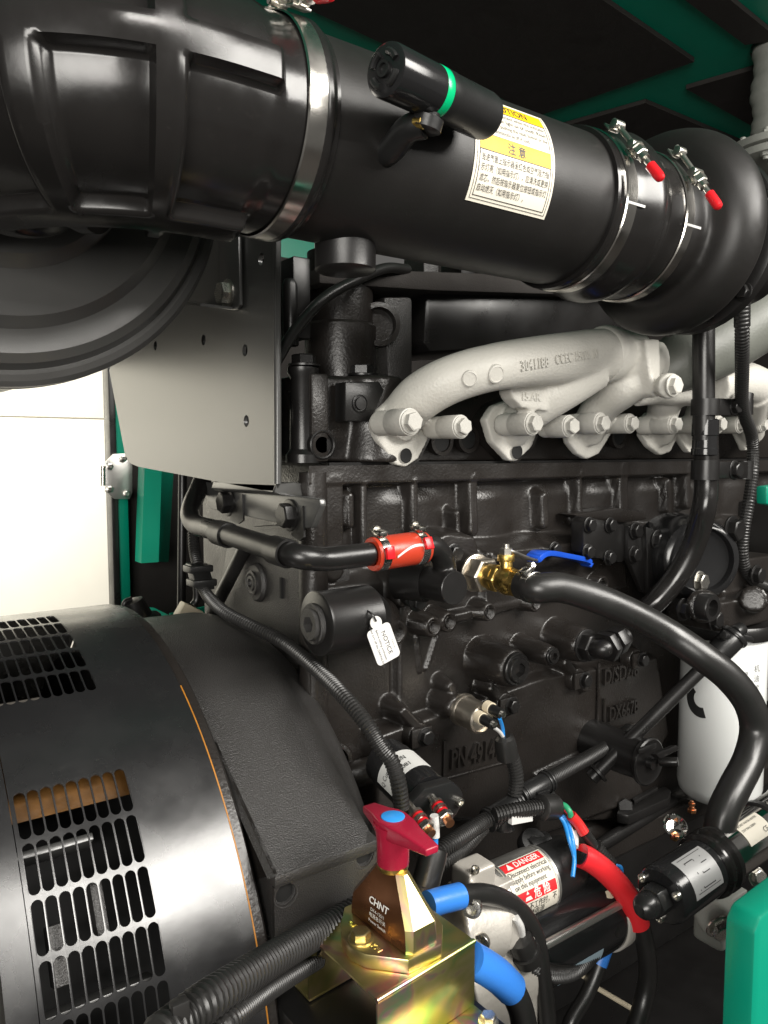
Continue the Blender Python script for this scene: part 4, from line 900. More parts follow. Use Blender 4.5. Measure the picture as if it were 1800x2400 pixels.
def worm_clamp(o, ax_, R, label, redtab=None, phi=85):
    c = thing('worm_clamp', label, 'clamp', o-V(0, 0, R), 'worm drive hose clamps')
    b = MB(); ax_ = unit(ax_); n = 60; b.lathe(o, ax_, [(R, -.0065), (R+.0012, -.006), (R+.0012, .006), (R, .0065)], n, cap=False); b.obj('band', 'steel', c)
    side = unit(np.cross(ax_, ZA)); a = math.radians(phi); nd = side*math.cos(a)+ZA*math.sin(a); td = unit(np.cross(nd, ax_))
    b = MB(); b.box(o+nd*(R+.005), (.014, .018, .010), ax_, td, nd); b.obj('worm_box', 'steel', c, bevel=.003)
    b = MB(); b.hexa(o+nd*(R+.006)+td*.009, td, .0062, .008); b.rod(o+nd*(R+.006)+td*.008, o+nd*(R+.006)+td*.011, .0072); b.obj('screw_head', 'bolt', c)
    if redtab:
        aa = math.radians(redtab); n2 = side*math.cos(aa)+ZA*math.sin(aa); t2 = unit(np.cross(n2, ax_)); b = MB(); b.box(o+n2*(R+.004), (.013, .017, .006), ax_, t2, n2); b.obj('red_tab', 'redcap', c, bevel=.0015)
    # slotted strip of the band
    b = MB()
    for k in range(9):
        aa = math.radians(-62+k*7); n2 = side*math.cos(aa)+ZA*math.sin(aa); t2 = unit(np.cross(n2, ax_)); b.box(o+n2*(R+.0013), (.0085, .0016, .0004), ax_+t2*.25, t2, n2)
    g = b.obj('band_slots', 'hole', c); g['kind'] = 'stuff'
    return c
worm_clamp(h0+hd*.011, hd, RH, 'worm drive clamp on the red hose end by the bent pipe', 8, 80)
worm_clamp(h1-hd*.012, hd, RH, 'worm drive clamp on the red hose end by the elbow casting', 20, 80)
ec = thing('elbow_casting', 'black cast water elbow bolted to the block below the red hose', 'pipe fitting', at('kr', 200, 770, Y=-.1))
ep = [h1-hd*.02, h1+hd*.008, at('kr', 225, 530, Y=-.163), at('kr', 256, 575, Y=-.160), at('kr', 265, 640, Y=-.155), at('kr', 266, 690, Y=-.150)]
b = MB(); b.sweep(spline(ep, 8), [.0160, .0160]+[.0170]*39, 28)
cc = at('kr', 302, 697, Y=-.180); b.rod(V(cc[0], -.09, cc[2]), cc, .0245, n=32)
fuse(b, 'elbow_body', 'satin', ec, .003, 4)
b = MB(); b.lathe(cc+V(0, .002, 0), -YA, [(.0245, 0), (.0245, .003), (.0235, .004), (0, .004)], 40); b.obj('end_cap', 'satin', ec)
b = MB(); b.prism([at('kr', x, y, Y=-.090) for x, y in ((95, 620), (115, 598), (175, 605), (175, 745), (165, 780), (110, 780), (92, 760))], (0, .012, 0)); b.obj('flange', 'satin', ec, bevel=.002)
b = MB(); b.rod(V(cc[0]-.02, -.075, cc[2]), V(cc[0], -.12, cc[2]), .030, n=32); b.obj('neck', 'satin', ec)
for x, y in ((147, 618), (142, 755), (300, 548)): bolt(ec, at('kr', x, y, Y=-.091), -YA, .0125, 'satin')
vb = thing('drain_valve', 'brass ball valve with blue lever on nickel hexagon adapter', 'valve', at('kr', 540, 720, Y=-.16))
v0 = at('kr', 345, 618, Y=-.075); v1_ = at('kr', 640, 693, X=v0[0]); vd = unit(v1_-v0); VL = np.linalg.norm(v1_-v0)
def vp(t): return v0+vd*VL*t
b = MB(); b.lathe(vp(-.1), vd, [(.034, 0), (.033, .02), (.030, .026), (.029, VL*.28), (.027, VL*.29)], 40); b.obj('boss_adapter', 'cast', vb)
b = MB(); b.hexa(vp(.20), vd, .029, VL*.19); b.lathe(vp(.16), vd, [(.028, 0), (.031, .002), (.031, .006), (.026, .008)], 32); b.obj('hexagon_adapter', 'nickel', vb, bevel=.0008)
b = MB(); b.lathe(vp(.39), vd, [(.0195, 0), (.0195, .004), (.0205, .010), (.0205, .018)], 32); b.hexa(vp(.44), vd, .0220, .022); b.lathe(vp(.56), vd, [(.017, 0), (.0205, .006), (.0222, .016), (.0205, .027), (.017, .034)], 36); b.hexa(vp(.74), vd, .0212, .024)
b.rod(vp(.64), vp(.64)+ZA*.034, .010, n=20); b.rod(vp(.64)+ZA*.03, vp(.64)+ZA*.040, .013, n=20); b.obj('valve_body', 'brass', vb, bevel=.0006)
hx = vp(.64)+ZA*.046
b = MB(); b.hexa(hx-ZA*.006, ZA, .010, .010); b.rod(hx, hx+ZA*.010, .005); b.obj('lever_nut', 'bolt', vb)
lev = [at('kr', x, y, Y=yy) for x, y, yy in ((598, 600, -.16), (640, 575, -.155), (680, 545, -.15), (760, 555, -.12), (855, 575, -.09), (880, 598, -.088))]
lev[0] = hx.copy()
for nm, pts_, w_, m_ in (('lever_strap', lev[:3], .0115, 'bolt'), ('lever_grip', lev[1:], .0140, 'blue')):
    pp = spline(pts_, 6); b = MB(); t_ = .0022 if m_ == 'bolt' else .0042; vs_ = []
    for i, p_ in enumerate(pp):
        tg = unit(pp[min(i+1, len(pp)-1)]-pp[max(i-1, 0)]); sd = unit(np.cross(tg, ZA)); nn = np.cross(sd, tg); w2 = w_*(1 if 0 < i < len(pp)-1 else .8)
        vs_ += [p_-sd*w2-nn*t_, p_+sd*w2-nn*t_, p_+sd*w2+nn*t_, p_-sd*w2+nn*t_]
    b.add(vs_, [(4*i+k, 4*i+(k+1) % 4, 4*i+4+(k+1) % 4, 4*i+4+k) for i in range(len(pp)-1) for k in range(4)] + [(3, 2, 1, 0), tuple(range(4*len(pp)-4, 4*len(pp)))]); b.obj(nm, m_, vb, bevel=.0015)
# thick heater hose from the valve round to the coolant heater
hh = [vp(.86), vp(1.06), at('kr', 760, 695, Y=-.25), at('kr', 900, 735, Y=-.275), at('kr', 1060, 802, Y=-.30), at('kr', 1230, 895, Y=-.33), at('lr', 1370, 160, Y=-.365), at('lr', 1490, 255, Y=-.39), at('lr', 1575, 365, Y=-.405), at('lr', 1603, 480, Y=-.41), at('lr', 1575, 610, Y=-.415), at('lr', 1515, 730, Y=-.42), at('lr', 1465, 840, Y=-.42), at('lr', 1442, 960, Y=-.42), at('lr', 1440, 1010, Y=-.42)]
RHH = .0222
hz = thing('heater_hose', 'thick black rubber hose looping from brass valve to coolant heater', 'hose', hh[-1])
hose(hh, RHH, 'rubber_tube', 'rubber', hz, 28, 16)
worm_clamp(vp(1.0), vd, RHH+.0005, 'worm drive clamp on the thick hose at the brass valve', None, 62)
# coolant / oil drain hose from the turbocharger, and thin braided line beside it
dh = thing('oil_drain_hose', 'black braided oil drain hose running down from the turbocharger', 'hose', at('W', 1400, 1330, Y=-.2))
YD = -.24
hose([at('W', 1520, y, Y=YD) for y in (690, 800, 950)], .0185, 'steel_tube', 'satin', dh, 24)
b = MB(); c_ = at('W', 1524, 905, Y=YD); b.lathe(c_, -ZA, [(.0185, 0), (.0225, .002), (.0225, .028), (.021, .030), (.021, .05), (.0225, .052), (.0225, .062), (.018, .064)], 32); b.obj('crimp_collar', 'gloss', dh)
hose([at('W', 1524, 935, Y=YD), at('W', 1526, 1040, Y=YD), at('W', 1520, 1100, Y=YD), at('W', 1497, 1180, Y=-.22), at('W', 1462, 1245, Y=-.20), at('W', 1420, 1295, Y=-.18), at('W', 1385, 1325, Y=-.16)], .0208, 'braided_tube', 'rubber_gl', dh, 24)
ol = thing('oil_feed_line', 'thin black braided oil feed line at the right of the drain hose', 'hose', at('kr', 1640, 690, Y=-.16))
corrugated([at('W', 1603, 630, Y=-.33), at('W', 1603, 720, Y=-.32), at('W', 1603, 800, Y=-.29), at('W', 1604, 880, Y=-.25)] + [at('kr', 1590, 50, Y=-.21), at('kr', 1592, 200, Y=-.21), at('kr', 1575, 330, Y=-.21), at('kr', 1555, 450, Y=-.205), at('kr', 1550, 560, Y=-.20), at('kr', 1575, 645, Y=-.195), at('kr', 1640, 688, Y=-.19), at('kr', 1700, 690, Y=-.19)], .0115, 'braided_tube', 'conduit', ol, .006, .07)
b = MB(); b.rod(at('W', 1603, 622, Y=-.33), at('W', 1603, 705, Y=-.322), .0125); b.obj('end_sleeve', 'satin', ol); b = MB(); b.rod(at('W', 1607, 870, Y=-.22), at('W', 1610, 850, Y=-.22), .015); b.obj('end_sleeve', 'satin', ol)
for k, (y0, l_) in enumerate(((880, 'upper black double clip joining drain hose and feed line'), (1015, 'lower black double clip with bolt joining drain hose and feed line'))):
    dc = thing('hose_clip', l_, 'clip', at('W', 1570, y0+25, Y=YD), 'double clips on the turbocharger hoses')
    a_ = at('W', 1523, y0, Y=YD); c_ = at('W', 1608, y0, Y=-.22)
    for nm, q_, r_ in (('large_loop', a_, .0235), ('small_loop', c_, .0155)):
        b = MB(); hgt = .034 if k else .028; b.lathe(q_-ZA*hgt/2, ZA, [(r_-.003, 0), (r_, 0), (r_, hgt), (r_-.003, hgt)], 32, cap=False); b.obj(nm, 'satin', dc)
    b = MB(); b.box((a_+c_)/2+V(0, -.012, 0), (np.linalg.norm(c_-a_)-.035, .006, .030), unit(c_-a_), np.cross(ZA, unit(c_-a_)), ZA); b.obj('bridge', 'satin', dc, bevel=.002)
    bolt(dc, (a_+c_)/2+V(0, -.016, 0), -YA, .014 if k else .012, 'satin')
# ================================================================== oil filter, accessory head, dipstick, filler
of = thing('oil_filter', 'white spin-on oil filter can hanging at the right', 'oil filter', at('lr', 1480, 780, Y=-.15))
fq = at('lr', 1470, 60, Y=-.15); fb = at('lr', 1470, 772, Y=-.15); RF = psize(93, at('lr', 1470, 420, Y=-.15)); hF = fq[2]-fb[2]
fo = V(fq[0], fq[1], fb[2]+.012)
b = MB(); b.lathe(fo, ZA, [(0, 0), (RF*.70, 0), (RF*.86, .004), (RF*.96, .014), (RF, .03), (RF, hF-.02), (RF*.97, hF-.012)], 64); can_ = b.obj('can', 'filterwhite', of, smooth=50)
fcm = cyl_map(fo, ZA, -YA, RF)
def fil(x, y, h): a = x/RF - 1.50; return fo + V(math.sin(a), -math.cos(a), 0)*(RF+h) + ZA*y
arc = [(math.cos(t), math.sin(t)) for t in np.linspace(.75*math.pi, 1.60*math.pi, 16)]
b = MB(); ZL = hF*.62; b.add([fil(-.002+c_*r_, ZL+s_*r_*1.05, .0006) for c_, s_ in arc for r_ in (.016, .036)], [(2*i, 2*i+1, 2*i+3, 2*i+2) for i in range(15)])
b.obj('printed_emblem', 'ink', can_, fix=False)
text('printed_text', [(s_, .098, hF*.80-.020*k, .016) for k, s_ in enumerate('机油滤清器')], 'gink', can_, lambda x, y, h: fil(x, y, .0006))
text('printed_text', [('LF9009', .050, hF*.78, .012), ('SERVICE FILTER', .050, hF*.735, .007)], 'gink', can_, lambda x, y, h: fil(x, y, .0006))
fh = thing('accessory_housing', 'black cast filter head and round accessory housing above the white can', 'housing', V(fo[0], fo[1], fo[2]+hF-.01))
b = MB(); b.lathe(V(fo[0], fo[1], fo[2]+hF-.012), ZA, [(RF*.9, 0), (RF*1.10, 0), (RF*1.12, .006), (RF*1.12, .022), (RF*1.08, .028), (RF*.8, .03)], 64); b.obj('rim', 'satin', fh, smooth=30)
b = MB(); c_ = at('kr', 1440, 780, Y=-.17); b.box(c_, (.17, .12, .06)); b.rod(at('kr', 1560, 760, Y=-.16), at('kr', 1600, 745, Y=-.26), .026); b.rod(at('kr', 1370, 775, Y=-.16), at('kr', 1380, 775, Y=-.25), .030); b.box(at('kr', 1480, 700, Y=-.14), (.2, .1, .14)); fuse(b, 'head_casting', 'cast', fh, .005, 6)
c_ = at('p', 1648, 1312, Y=-.20); b = MB(); b.lathe(c_, V(-.5, -.85, .05), [(.085, -.12), (.082, -.03), (.074, -.006), (.066, .0), (.060, .001), (.057, -.012), (.02, -.016), (0, -.016)], 64); b.obj('round_housing', 'gloss', fh, smooth=30)
b = MB(); b.lathe(at('kr', 1600, 500, Y=-.05), XA, [(.02, -.03), (.10, -.02), (.105, 0), (.105, .25)], 64); b.obj('pump_drum', 'pipe', fh)
b = MB(); b.prism([at('kr', x, y, Y=-.185) for x, y in ((1430, 400), (1470, 390), (1530, 440), (1530, 560), (1510, 640), (1495, 520))], (0, .05, 0)); b.obj('housing_ear', 'cast', fh, bevel=.006)
for x, y, r, m_ in ((1500, 445, .021, 'satin'), (1290, 790, .016, 'satin'), (1425, 832, .016, 'satin'), (1578, 762, .018, 'satin'), (1605, 640, .016, 'satin'), (1360, 668, .015, 'bolt')): bolt(fh, at('kr', x, y, Y=-.215), -YA, r, m_)
bolt(fh, at('kr', 1370, 775, Y=-.252), -YA, .024, 'satin', 'socket', 'plug')
ds = thing('dipstick', 'long black dipstick tube with T-handle leaning across the white filter', 'dipstick', at('lr', 905, 690, Y=-.14))
d0, d1 = at('lr', 895, 690, Y=-.135), at('lr', 1440, 150, Y=-.235)
dd_ = unit(d1-d0)
b = MB(); b.rod(d0, d1, .0125, n=20); b.obj('guide_tube', 'satin', ds)
b = MB(); b.lathe(d0+dd_*.012, dd_, [(.014, 0), (.021, .002), (.021, .006), (.014, .008)], 28); b.obj('tube_collar', 'satin', ds)
b = MB(); b.rod(d1-dd_*.01, d1+dd_*.045, .023, n=28); b.rod(d1+dd_*.04, d1+dd_*.050, .026, n=28); b.obj('seal_cap', 'plastic', ds, bevel=.003)
t0 = d1+dd_*.045; b = MB(); b.rod(t0, at('lr', 1532, 48, Y=-.245), .011); b.rod(at('lr', 1465, 72, Y=-.25), at('lr', 1583, 92, Y=-.24), .0075); b.rod(at('lr', 1515, 60, Y=-.247), at('lr', 1545, 42, Y=-.247), .0125); b.obj('tee_handle', 'plastic', ds, bevel=.002)
of2 = thing('oil_filler', 'black oil filler neck with round cap and wing handle', 'oil filler', at('lr', 1060, 770, Y=-.12))
oc = at('lr', 1148, 620, Y=-.205)
b = MB(); b.lathe(V(oc[0], -.06, oc[2]), -YA, [(.040, 0), (.038, .10), (.036, .135)], 48); b.obj('neck', 'satin', of2)
b = MB(); b.lathe(V(oc[0], -.193, oc[2]), -YA, [(.034, 0), (.041, .002), (.043, .006), (.043, .011), (.040, .013), (.034, .011), (.013, .012), (.011, .022), (0, .022)], 48); b.obj('cap', 'satin', of2, smooth=30)
b = MB(); b.prism([at('lr', x, y, Y=-.235) for x, y in ((1175, 585), (1265, 545), (1280, 565), (1195, 608))], (0, .012, -.004)); b.rod(oc+V(.01, -.012, .003), oc+V(.025, -.04, .008), .008); b.obj('wing_handle', 'satin', of2, bevel=.002)
b = MB(); b.box(at('lr', 1135, 560, Y=-.210), (.05, .006, .010)); b.obj('hasp', 'satin', of2, bevel=.002)
rl = thing('mounting_rail', 'black machined mounting rail with square bolt below the oil filler', 'bracket', at('lr', 1120, 830, Y=-.2))
b = MB(); b.prism([at('lr', x, y, Z=-.70) for x, y in ((1020, 800), (1210, 722), (1240, 740), (1232, 775), (1060, 850), (1005, 840))], (0, 0, -.02)); b.obj('pad', 'satin', rl, bevel=.003)
b = MB(); b.prism([at('lr', x, y, Z=-.695) for x, y in ((1070, 790), (1175, 735), (1185, 745), (1082, 805))], (0, 0, .008)); b.obj('strip', 'satin', rl, bevel=.002)
bolt(rl, at('lr', 1038, 812, Z=-.70), V(-.5, -.6, .4), .016, 'satin', 'hexplain')
b = MB(); b.rod(at('lr', 925, 985, Z=-.74), at('lr', 1245, 785, Z=-.74), .013); b.obj('rail_bar', 'satin', rl)
pn = thing('oil_pan', 'black oil pan under the engine block', 'oil pan', (1.2, .1, -1.2))
b = MB(); b.prism([V(.62, -.085, -.80), V(2.1, -.085, -.80), V(2.1, -.03, -1.12), V(.68, -.03, -1.12)], (0, .4, 0)); b.obj('pan_body', 'satin', pn, bevel=.012)
# ================================================================== elbow fitting on boss, solenoid, sender
ef = thing('elbow_fitting', 'black hexagon elbow fitting screwed into the round boss', 'pipe fitting', B3-V(0, 0, .03))
b = MB(); b.lathe(B3, -YA, [(.030, 0), (.030, .003), (.022, .004)], 36); b.hexa(B3+V(0, -.003, 0), -YA, .026, .020); b.obj('union_nut', 'satin', ef, bevel=.001)
q1 = B3+V(0, -.02, 0); q2 = at('kr', 945, 960, Y=-.165); q3 = at('kr', 1040, 905, Y=-.165)
b = MB(); b.sweep(spline([q1, q2, q2*.5+q3*.5, q3], 6), .017, 20); b.obj('elbow_tube', 'satin', ef)
dq = unit(q3-q2); b = MB(); b.hexa(q2+dq*.006, dq, .028, .016); b.obj('swivel_nut', 'satin', ef, bevel=.001)
b = MB(); b.hexa(q2+dq*.030, dq, .025, .022); b.obj('swivel_nut', 'satin', ef, bevel=.001)
sol = thing('relay_solenoid', 'black cylindrical relay solenoid with silver label and stud terminals', 'solenoid', at('lr', 150, 860, Y=-.2))
s0, s1 = at('p', 918, 1795, Y=-.14), at('p', 1006, 1878, Y=-.235)
sd_ = unit(s1-s0); SL = np.linalg.norm(s1-s0); RS = psize(62, s1)
b = MB(); b.lathe(s0-sd_*.02, sd_, [(RS*.8, 0), (RS*.95, .004), (RS*.95, .02), (RS, .022), (RS, SL+.012), (RS*.97, SL+.016)], 48); b.obj('case', 'gloss', sol)
b = MB(); u_, v_, w_ = basis(sd_); pe = s1
b.prism([pe+u_*x*RS+v_*y*RS for x, y in ((-1.25, .25), (-1.05, .55), (-.6, .92), (.6, .92), (1.05, .55), (1.25, .25), (1.25, -.25), (1.05, -.55), (.6, -.95), (-.6, -.95), (-1.05, -.55), (-1.25, -.25))], sd_*.016); b.obj('end_plate', 'plastic', sol, bevel=.003)
for x in (-1.05, 1.05): bolt(sol, pe+u_*x*RS+sd_*.016, sd_, .006, 'bolt', 'socket', 'screw')
slm_o = s0 + sd_*SL*.22
def slm(x, y, h):                                  # y round the can, from the side that faces the camera
    ref = unit(-FW - sd_*(-FW @ sd_)); sdv = np.cross(sd_, ref); sdv = sdv if sdv @ RT > 0 else -sdv
    a = -y/RS; return slm_o + sd_*x + (ref*math.cos(a) + sdv*math.sin(a))*(RS+h)
ls_ = patch('label_strip', SL*.46, RS*2.3, 'white', sol, lambda x, y, h: slm(x, y, h), 6, 24, 0, -RS*1.80, .0008)
def slt(x, y, h): return slm(SL*.62-.004-(y), -(x-RS*1.1), h)
def slt2(x, y, h): return slm(SL*.26-y, RS*.45-x, h)
text('label_print', [('Q Cummins P/N', 0, .004, .0125, 'LEFT', RS*1.5), ('ID 63081', RS*.5, -.011, .0105, 'LEFT', RS*.95)], 'ink', ls_, lambda x, y, h: slt2(x, y, .0014))
for k, (x, y, x2, y2) in enumerate(((218, 790, 285, 885), (128, 832, 205, 930))):
    a_ = s1 + sd_*.014 + u_*RS*(.45 if k == 0 else -.45)*-1; 
    a_ = at('lr', x, y, Y=-.26); e_ = at('lr', x2, y2, Y=-.30); dz = unit(e_-a_); LL = np.linalg.norm(e_-a_)
    b = MB(); b.rod(a_-dz*.02, a_+dz*LL*.92, .0055); b.obj('terminal_stud', 'bolt', sol)
    b = MB(); b.rod(a_+dz*LL*.80, a_+dz*LL*1.02, .0062); b.obj('stud_tip', 'copper', sol)
    for t_, r_, m_ in ((.10, .0095, 'bolt'), (.24, .0088, 'redcap'), (.34, .0098, 'bolt'), (.50, .0086, 'redcap')):
        b = MB(); b.rod(a_+dz*LL*t_, a_+dz*(LL*t_+.004), r_); b.obj('washer', m_, sol)
    bolt(sol, a_+dz*LL*.62, dz, .0105, 'bolt', 'hexplain', 'nut')
hose([at('o', 640, 690, Y=-.285), at('o', 650, 780, Y=-.285), at('o', 652, 870, Y=-.285)], .0055, 'white_sleeve', 'wplastic', sol, 12)
hose([at('o', 652, 860, Y=-.285), at('o', 650, 960, Y=-.285)], .0035, 'blue_wire', 'bluewire', sol, 8)
b = MB(); c_ = at('o', 648, 970, Y=-.285); b.lathe(c_, at('o', 590, 1180, Y=-.29)-c_, [(.012, -.003), (.0165, 0), (.0175, .01), (.0175, .045), (.020, .047), (.020, .053)], 24); b.obj('boot', 'rubber', sol)
corrugated([at('o', 595, 1150, Y=-.29), at('o', 560, 1220, Y=-.29), at('o', 520, 1280, Y=-.29)], .013, 'conduit', 'conduit', sol)
pw = thing('pressure_sender', 'nickel plated oil pressure sender screwed into the block', 'sensor', B12-V(0, 0, .04))
x0_, x1_ = at('lr', 335, 388, Y=-.095), at('lr', 432, 440, Y=-.150); dx_ = unit(x1_-x0_)
RSn = psize(37, x1_)
b = MB(); b.lathe(x0_, dx_, [(RSn*.6, -.03), (RSn*.95, -.004), (RSn*1.06, .001), (RSn*1.10, .005), (RSn*1.06, .010), (RSn, .012), (RSn, .046), (RSn*.93, .050), (RSn*.80, .052), (RSn*.78, .049), (0, .049)], 48); b.obj('case', 'nickel', pw, smooth=30)
for x, y in ((500, 408), (462, 452)):
    e_ = at('lr', x, y, Y=-.185); g_ = e_ - dx_*.03
    b = MB(); b.rod(g_, g_+dx_*.012, .010, n=16); b.obj('terminal_base', 'ivory', pw)
    b = MB(); b.rod(g_+dx_*.010, e_+dx_*.006, .0082, n=18); b.obj('insulating_sleeve', 'plastic', pw)
    b = MB(); b.rod(e_+dx_*.004, e_+dx_*.009, .005, n=14); b.obj('terminal_tip', 'bolt', pw)
hose([at('lr', 500, 430, Y=-.19), at('lr', 512, 470, Y=-.18), at('lr', 515, 510, Y=-.175)], .003, 'lead', 'bluewire', pw, 8)
hose([at('lr', 475, 470, Y=-.19), at('lr', 500, 490, Y=-.18), at('lr', 518, 515, Y=-.175)], .003, 'lead', 'wplastic', pw, 8)
# ================================================================== wiring conduits
hn = thing('wiring_harness', 'black corrugated wiring harness with T-junctions along the block foot', 'wiring', at('lr', 500, 900, Y=-.2))
YW = -.18; RW = .0125
corrugated([at('lr', 700, 700, Y=YW), at('lr', 800, 645, Y=-.16), at('lr', 900, 590, Y=-.14), at('lr', 990, 535, Y=-.125), at('lr', 1060, 480, Y=-.11)], RW, 'conduit', 'conduit', hn)
corrugated([at('lr', 480, 845, Y=YW), at('lr', 380, 910, Y=-.19), at('lr', 290, 970, Y=-.21), at('lr', 215, 1025, Y=-.22)], RW, 'conduit', 'conduit', hn)
corrugated([at('lr', 430, 905, Y=YW), at('lr', 350, 990, Y=-.2), at('lr', 260, 1050, Y=-.22), at('lr', 190, 1120, Y=-.22)], RW*.8, 'conduit', 'conduit', hn)
corrugated([at('lr', 565, 760, Y=YW), at('lr', 572, 690, Y=YW), at('lr', 560, 620, Y=-.178), at('lr', 535, 560, Y=-.176)], RW*.95, 'conduit', 'conduit', hn)
corrugated([at('lr', 480, 850, Y=-.20), at('lr', 560, 830, Y=-.21), at('lr', 630, 820, Y=-.215), at('lr', 680, 815, Y=-.22)], RW*.95, 'conduit', 'conduit', hn)
corrugated([at('lr', 690, 720, Y=YW), at('lr', 730, 770, Y=-.185), at('lr', 760, 800, Y=-.19)], RW*.6, 'conduit', 'conduit', hn)
def tee(px_, d_, ln, r):
    c_ = at('lr', *px_, Y=YW); dv = unit(at('lr', px_[0]+d_[0], px_[1]+d_[1], Y=YW)-c_)
    b = MB(); b.rod(c_-dv*ln, c_+dv*ln, r, n=20)
    for t_ in (-.95, -.75, .75, .95): b.rod(c_+dv*(ln*t_-.002), c_+dv*(ln*t_+.002), r*1.12, n=20)
    b.rod(c_, c_+V(0, -.004, -r*1.7), r*.95, n=20); b.box(c_+V(0, -r, 0), (ln*.8, r*.5, r*.5)); b.obj('junction', 'plastic', hn, bevel=.001)
tee((650, 735), (60, -35), .034, .0165); tee((515, 830), (60, -38), .034, .0165)
b = MB(); c_ = at('lr', 520, 515, Y=-.176); b.lathe(c_, at('lr', 532, 585, Y=-.176)-c_, [(.010, -.004), (.015, 0), (.017, .010), (.017, .034), (.014, .036)], 24); b.obj('boot', 'rubber', hn)
b = MB(); c_ = at('lr', 740, 812, Y=-.222); b.lathe(c_, at('lr', 680, 816, Y=-.22)-c_, [(.011, -.002), (.0185, 0), (.0195, .004), (.0195, .030), (.015, .033)], 28); b.obj('boot', 'rubber', hn)
b = MB(); b.box(at('lr', 590, 862, Y=-.215), (.045, .008, .012), unit(at('lr', 660, 850, Y=-.215)-at('lr', 550, 870, Y=-.215)), YA, ZA); b.obj('marker_sleeve', 'wplastic', hn)
def wire(name, pts, r, m_, par): return hose([at('br', x, y, Y=yy) for x, y, yy in pts], r, name, m_, par, 10, 8)
for dx in (0, 14): wire('blue_wire', [(728+dx, 178, -.225), (775+dx, 230, -.24), (800+dx, 310, -.26), (822, 390, -.27), (815, 470, -.28)], .0033, 'bluewire', hn)
wire('red_wire', [(690, 145, -.21), (760, 160, -.23), (800, 190, -.24), (835, 240, -.25), (868, 290, -.26)], .0055, 'redwire', hn)
wire('green_wire', [(735, 165, -.225), (775, 160, -.235), (800, 185, -.245), (808, 210, -.247)], .0045, 'greenwire', hn)
wire('red_sleeve', [(808, 205, -.246), (838, 240, -.252), (866, 282, -.26)], .0085, 'redwire', hn)
wire('white_lead', [(790, 240, -.24), (812, 290, -.25), (810, 330, -.26)], .0052, 'wplastic', hn)
wire('white_lead', [(815, 270, -.245), (826, 300, -.25), (825, 340, -.26)], .0052, 'wplastic', hn)
wire('taped_bundle', [(866, 280, -.26), (895, 320, -.265), (920, 360, -.27)], .0085, 'rubber', hn)
corrugated([at('br', 915, 335, Y=-.27), at('br', 950, 380, Y=-.275), at('br', 985, 415, Y=-.28)], .010, 'conduit', 'conduit', hn)
for k in (0, 1): wire('blue_wire', [(985, 418+8*k, -.28), (1015+k*6, 425, -.285), (1028, 455, -.285), (1025, 485, -.28)], .0026, 'bluewire', hn)
cl = thing('long_conduit', 'long black corrugated cable conduit draped over the bell housing', 'conduit', at('lr', 75, 810, Y=-.24))
RL = .0105
corrugated([at('kl', 838, 400, X=.52), at('kl', 836, 470, X=.515), at('kl', 842, 545, X=.51), at('kl', 855, 600, X=.505)], RL, 'conduit', 'conduit', cl)
corrugated([at('kl', 872, 690, X=.50), at('kl', 905, 740, X=.50), at('kl', 970, 800, X=.50), at('kl', 1080, 858, X=.515), at('kl', 1230, 935, Y=-.0), at('ll', 1380, 230, Y=-.10), at('ll', 1480, 330, Y=-.17), at('ll', 1580, 450, Y=-.22), at('ll', 1650, 560, Y=-.245), at('lr', 35, 620, Y=-.255), at('lr', 62, 710, Y=-.26), at('lr', 78, 820, Y=-.26)], RL, 'conduit', 'conduit', cl)
b = MB(); a_ = at('kl', 850, 590, X=.503); c_ = at('kl', 878, 700, X=.50); b.box((a_+c_)/2, (.034, .030, np.linalg.norm(c_-a_)), np.cross(unit(c_-a_), YA), YA, unit(c_-a_)); b.obj('connector_block', 'plastic', cl, bevel=.004)
for t_ in (.2, .75):
    b = MB(); b.box(a_*(1-t_)+c_*t_, (.042, .036, .012)); b.obj('connector_latch', 'plastic', cl, bevel=.002)
tag(hose([at('W', 597, 780, Y=.0), at('W', 640, 710, Y=.0), at('W', 700, 645, Y=.0), at('W', 765, 607, Y=.01), at('W', 830, 580, Y=.03), at('W', 880, 582, Y=.05)], .0085, 'breather_line', 'rubber'), 'thin black braided line looping behind the bracket edge under the pipe', 'hose')
tag(hose([at('kl', 1060, 520, X=.575), at('kl', 1000, 640, X=.57), at('kl', 940, 760, X=.565), at('kl', 900, 870, X=.56)], .0125, 'drain_tube', 'rubber'), 'straight black tube slanting behind the long conduit', 'tube')
pc = thing('sealed_plug', 'black rubber booted plug with thin cable behind the alternator', 'plug', at('kl', 620, 900, Y=.5))
b = MB(); a_, c_ = at('kl', 570, 745, Y=.5), at('kl', 640, 910, Y=.5); LL = np.linalg.norm(c_-a_); b.lathe(a_, c_-a_, [(.008, 0), (.020, .004), (.026, .04), (.036, .045), (.040, LL*.6), (.034, LL*.8), (.036, LL)], 24); b.obj('boot', 'rubber', pc)
hose([a_, at('kl', 538, 765, Y=.5), at('kl', 545, 830, Y=.5), at('kl', 600, 895, Y=.5)], .006, 'cable', 'rubber', pc, 8)
cn = thing('ivory_connector', 'ivory plastic wire connector hanging beside the green bracket', 'connector', at('kl', 800, 885, Y=.4))
a_, c_ = at('kl', 835, 770, Y=.4), at('kl', 775, 880, Y=.4)
b = MB(); b.box((a_+c_)/2, (.045, .03, np.linalg.norm(c_-a_)*.9), np.cross(unit(c_-a_), YA), YA, unit(c_-a_)); b.obj('shell', 'ivory', cn, bevel=.004)
b = MB(); b.box(c_*.95+a_*.05, (.028, .02, .03), np.cross(unit(c_-a_), YA), YA, unit(c_-a_)); b.obj('lower_shell', 'ivory', cn, bevel=.003)
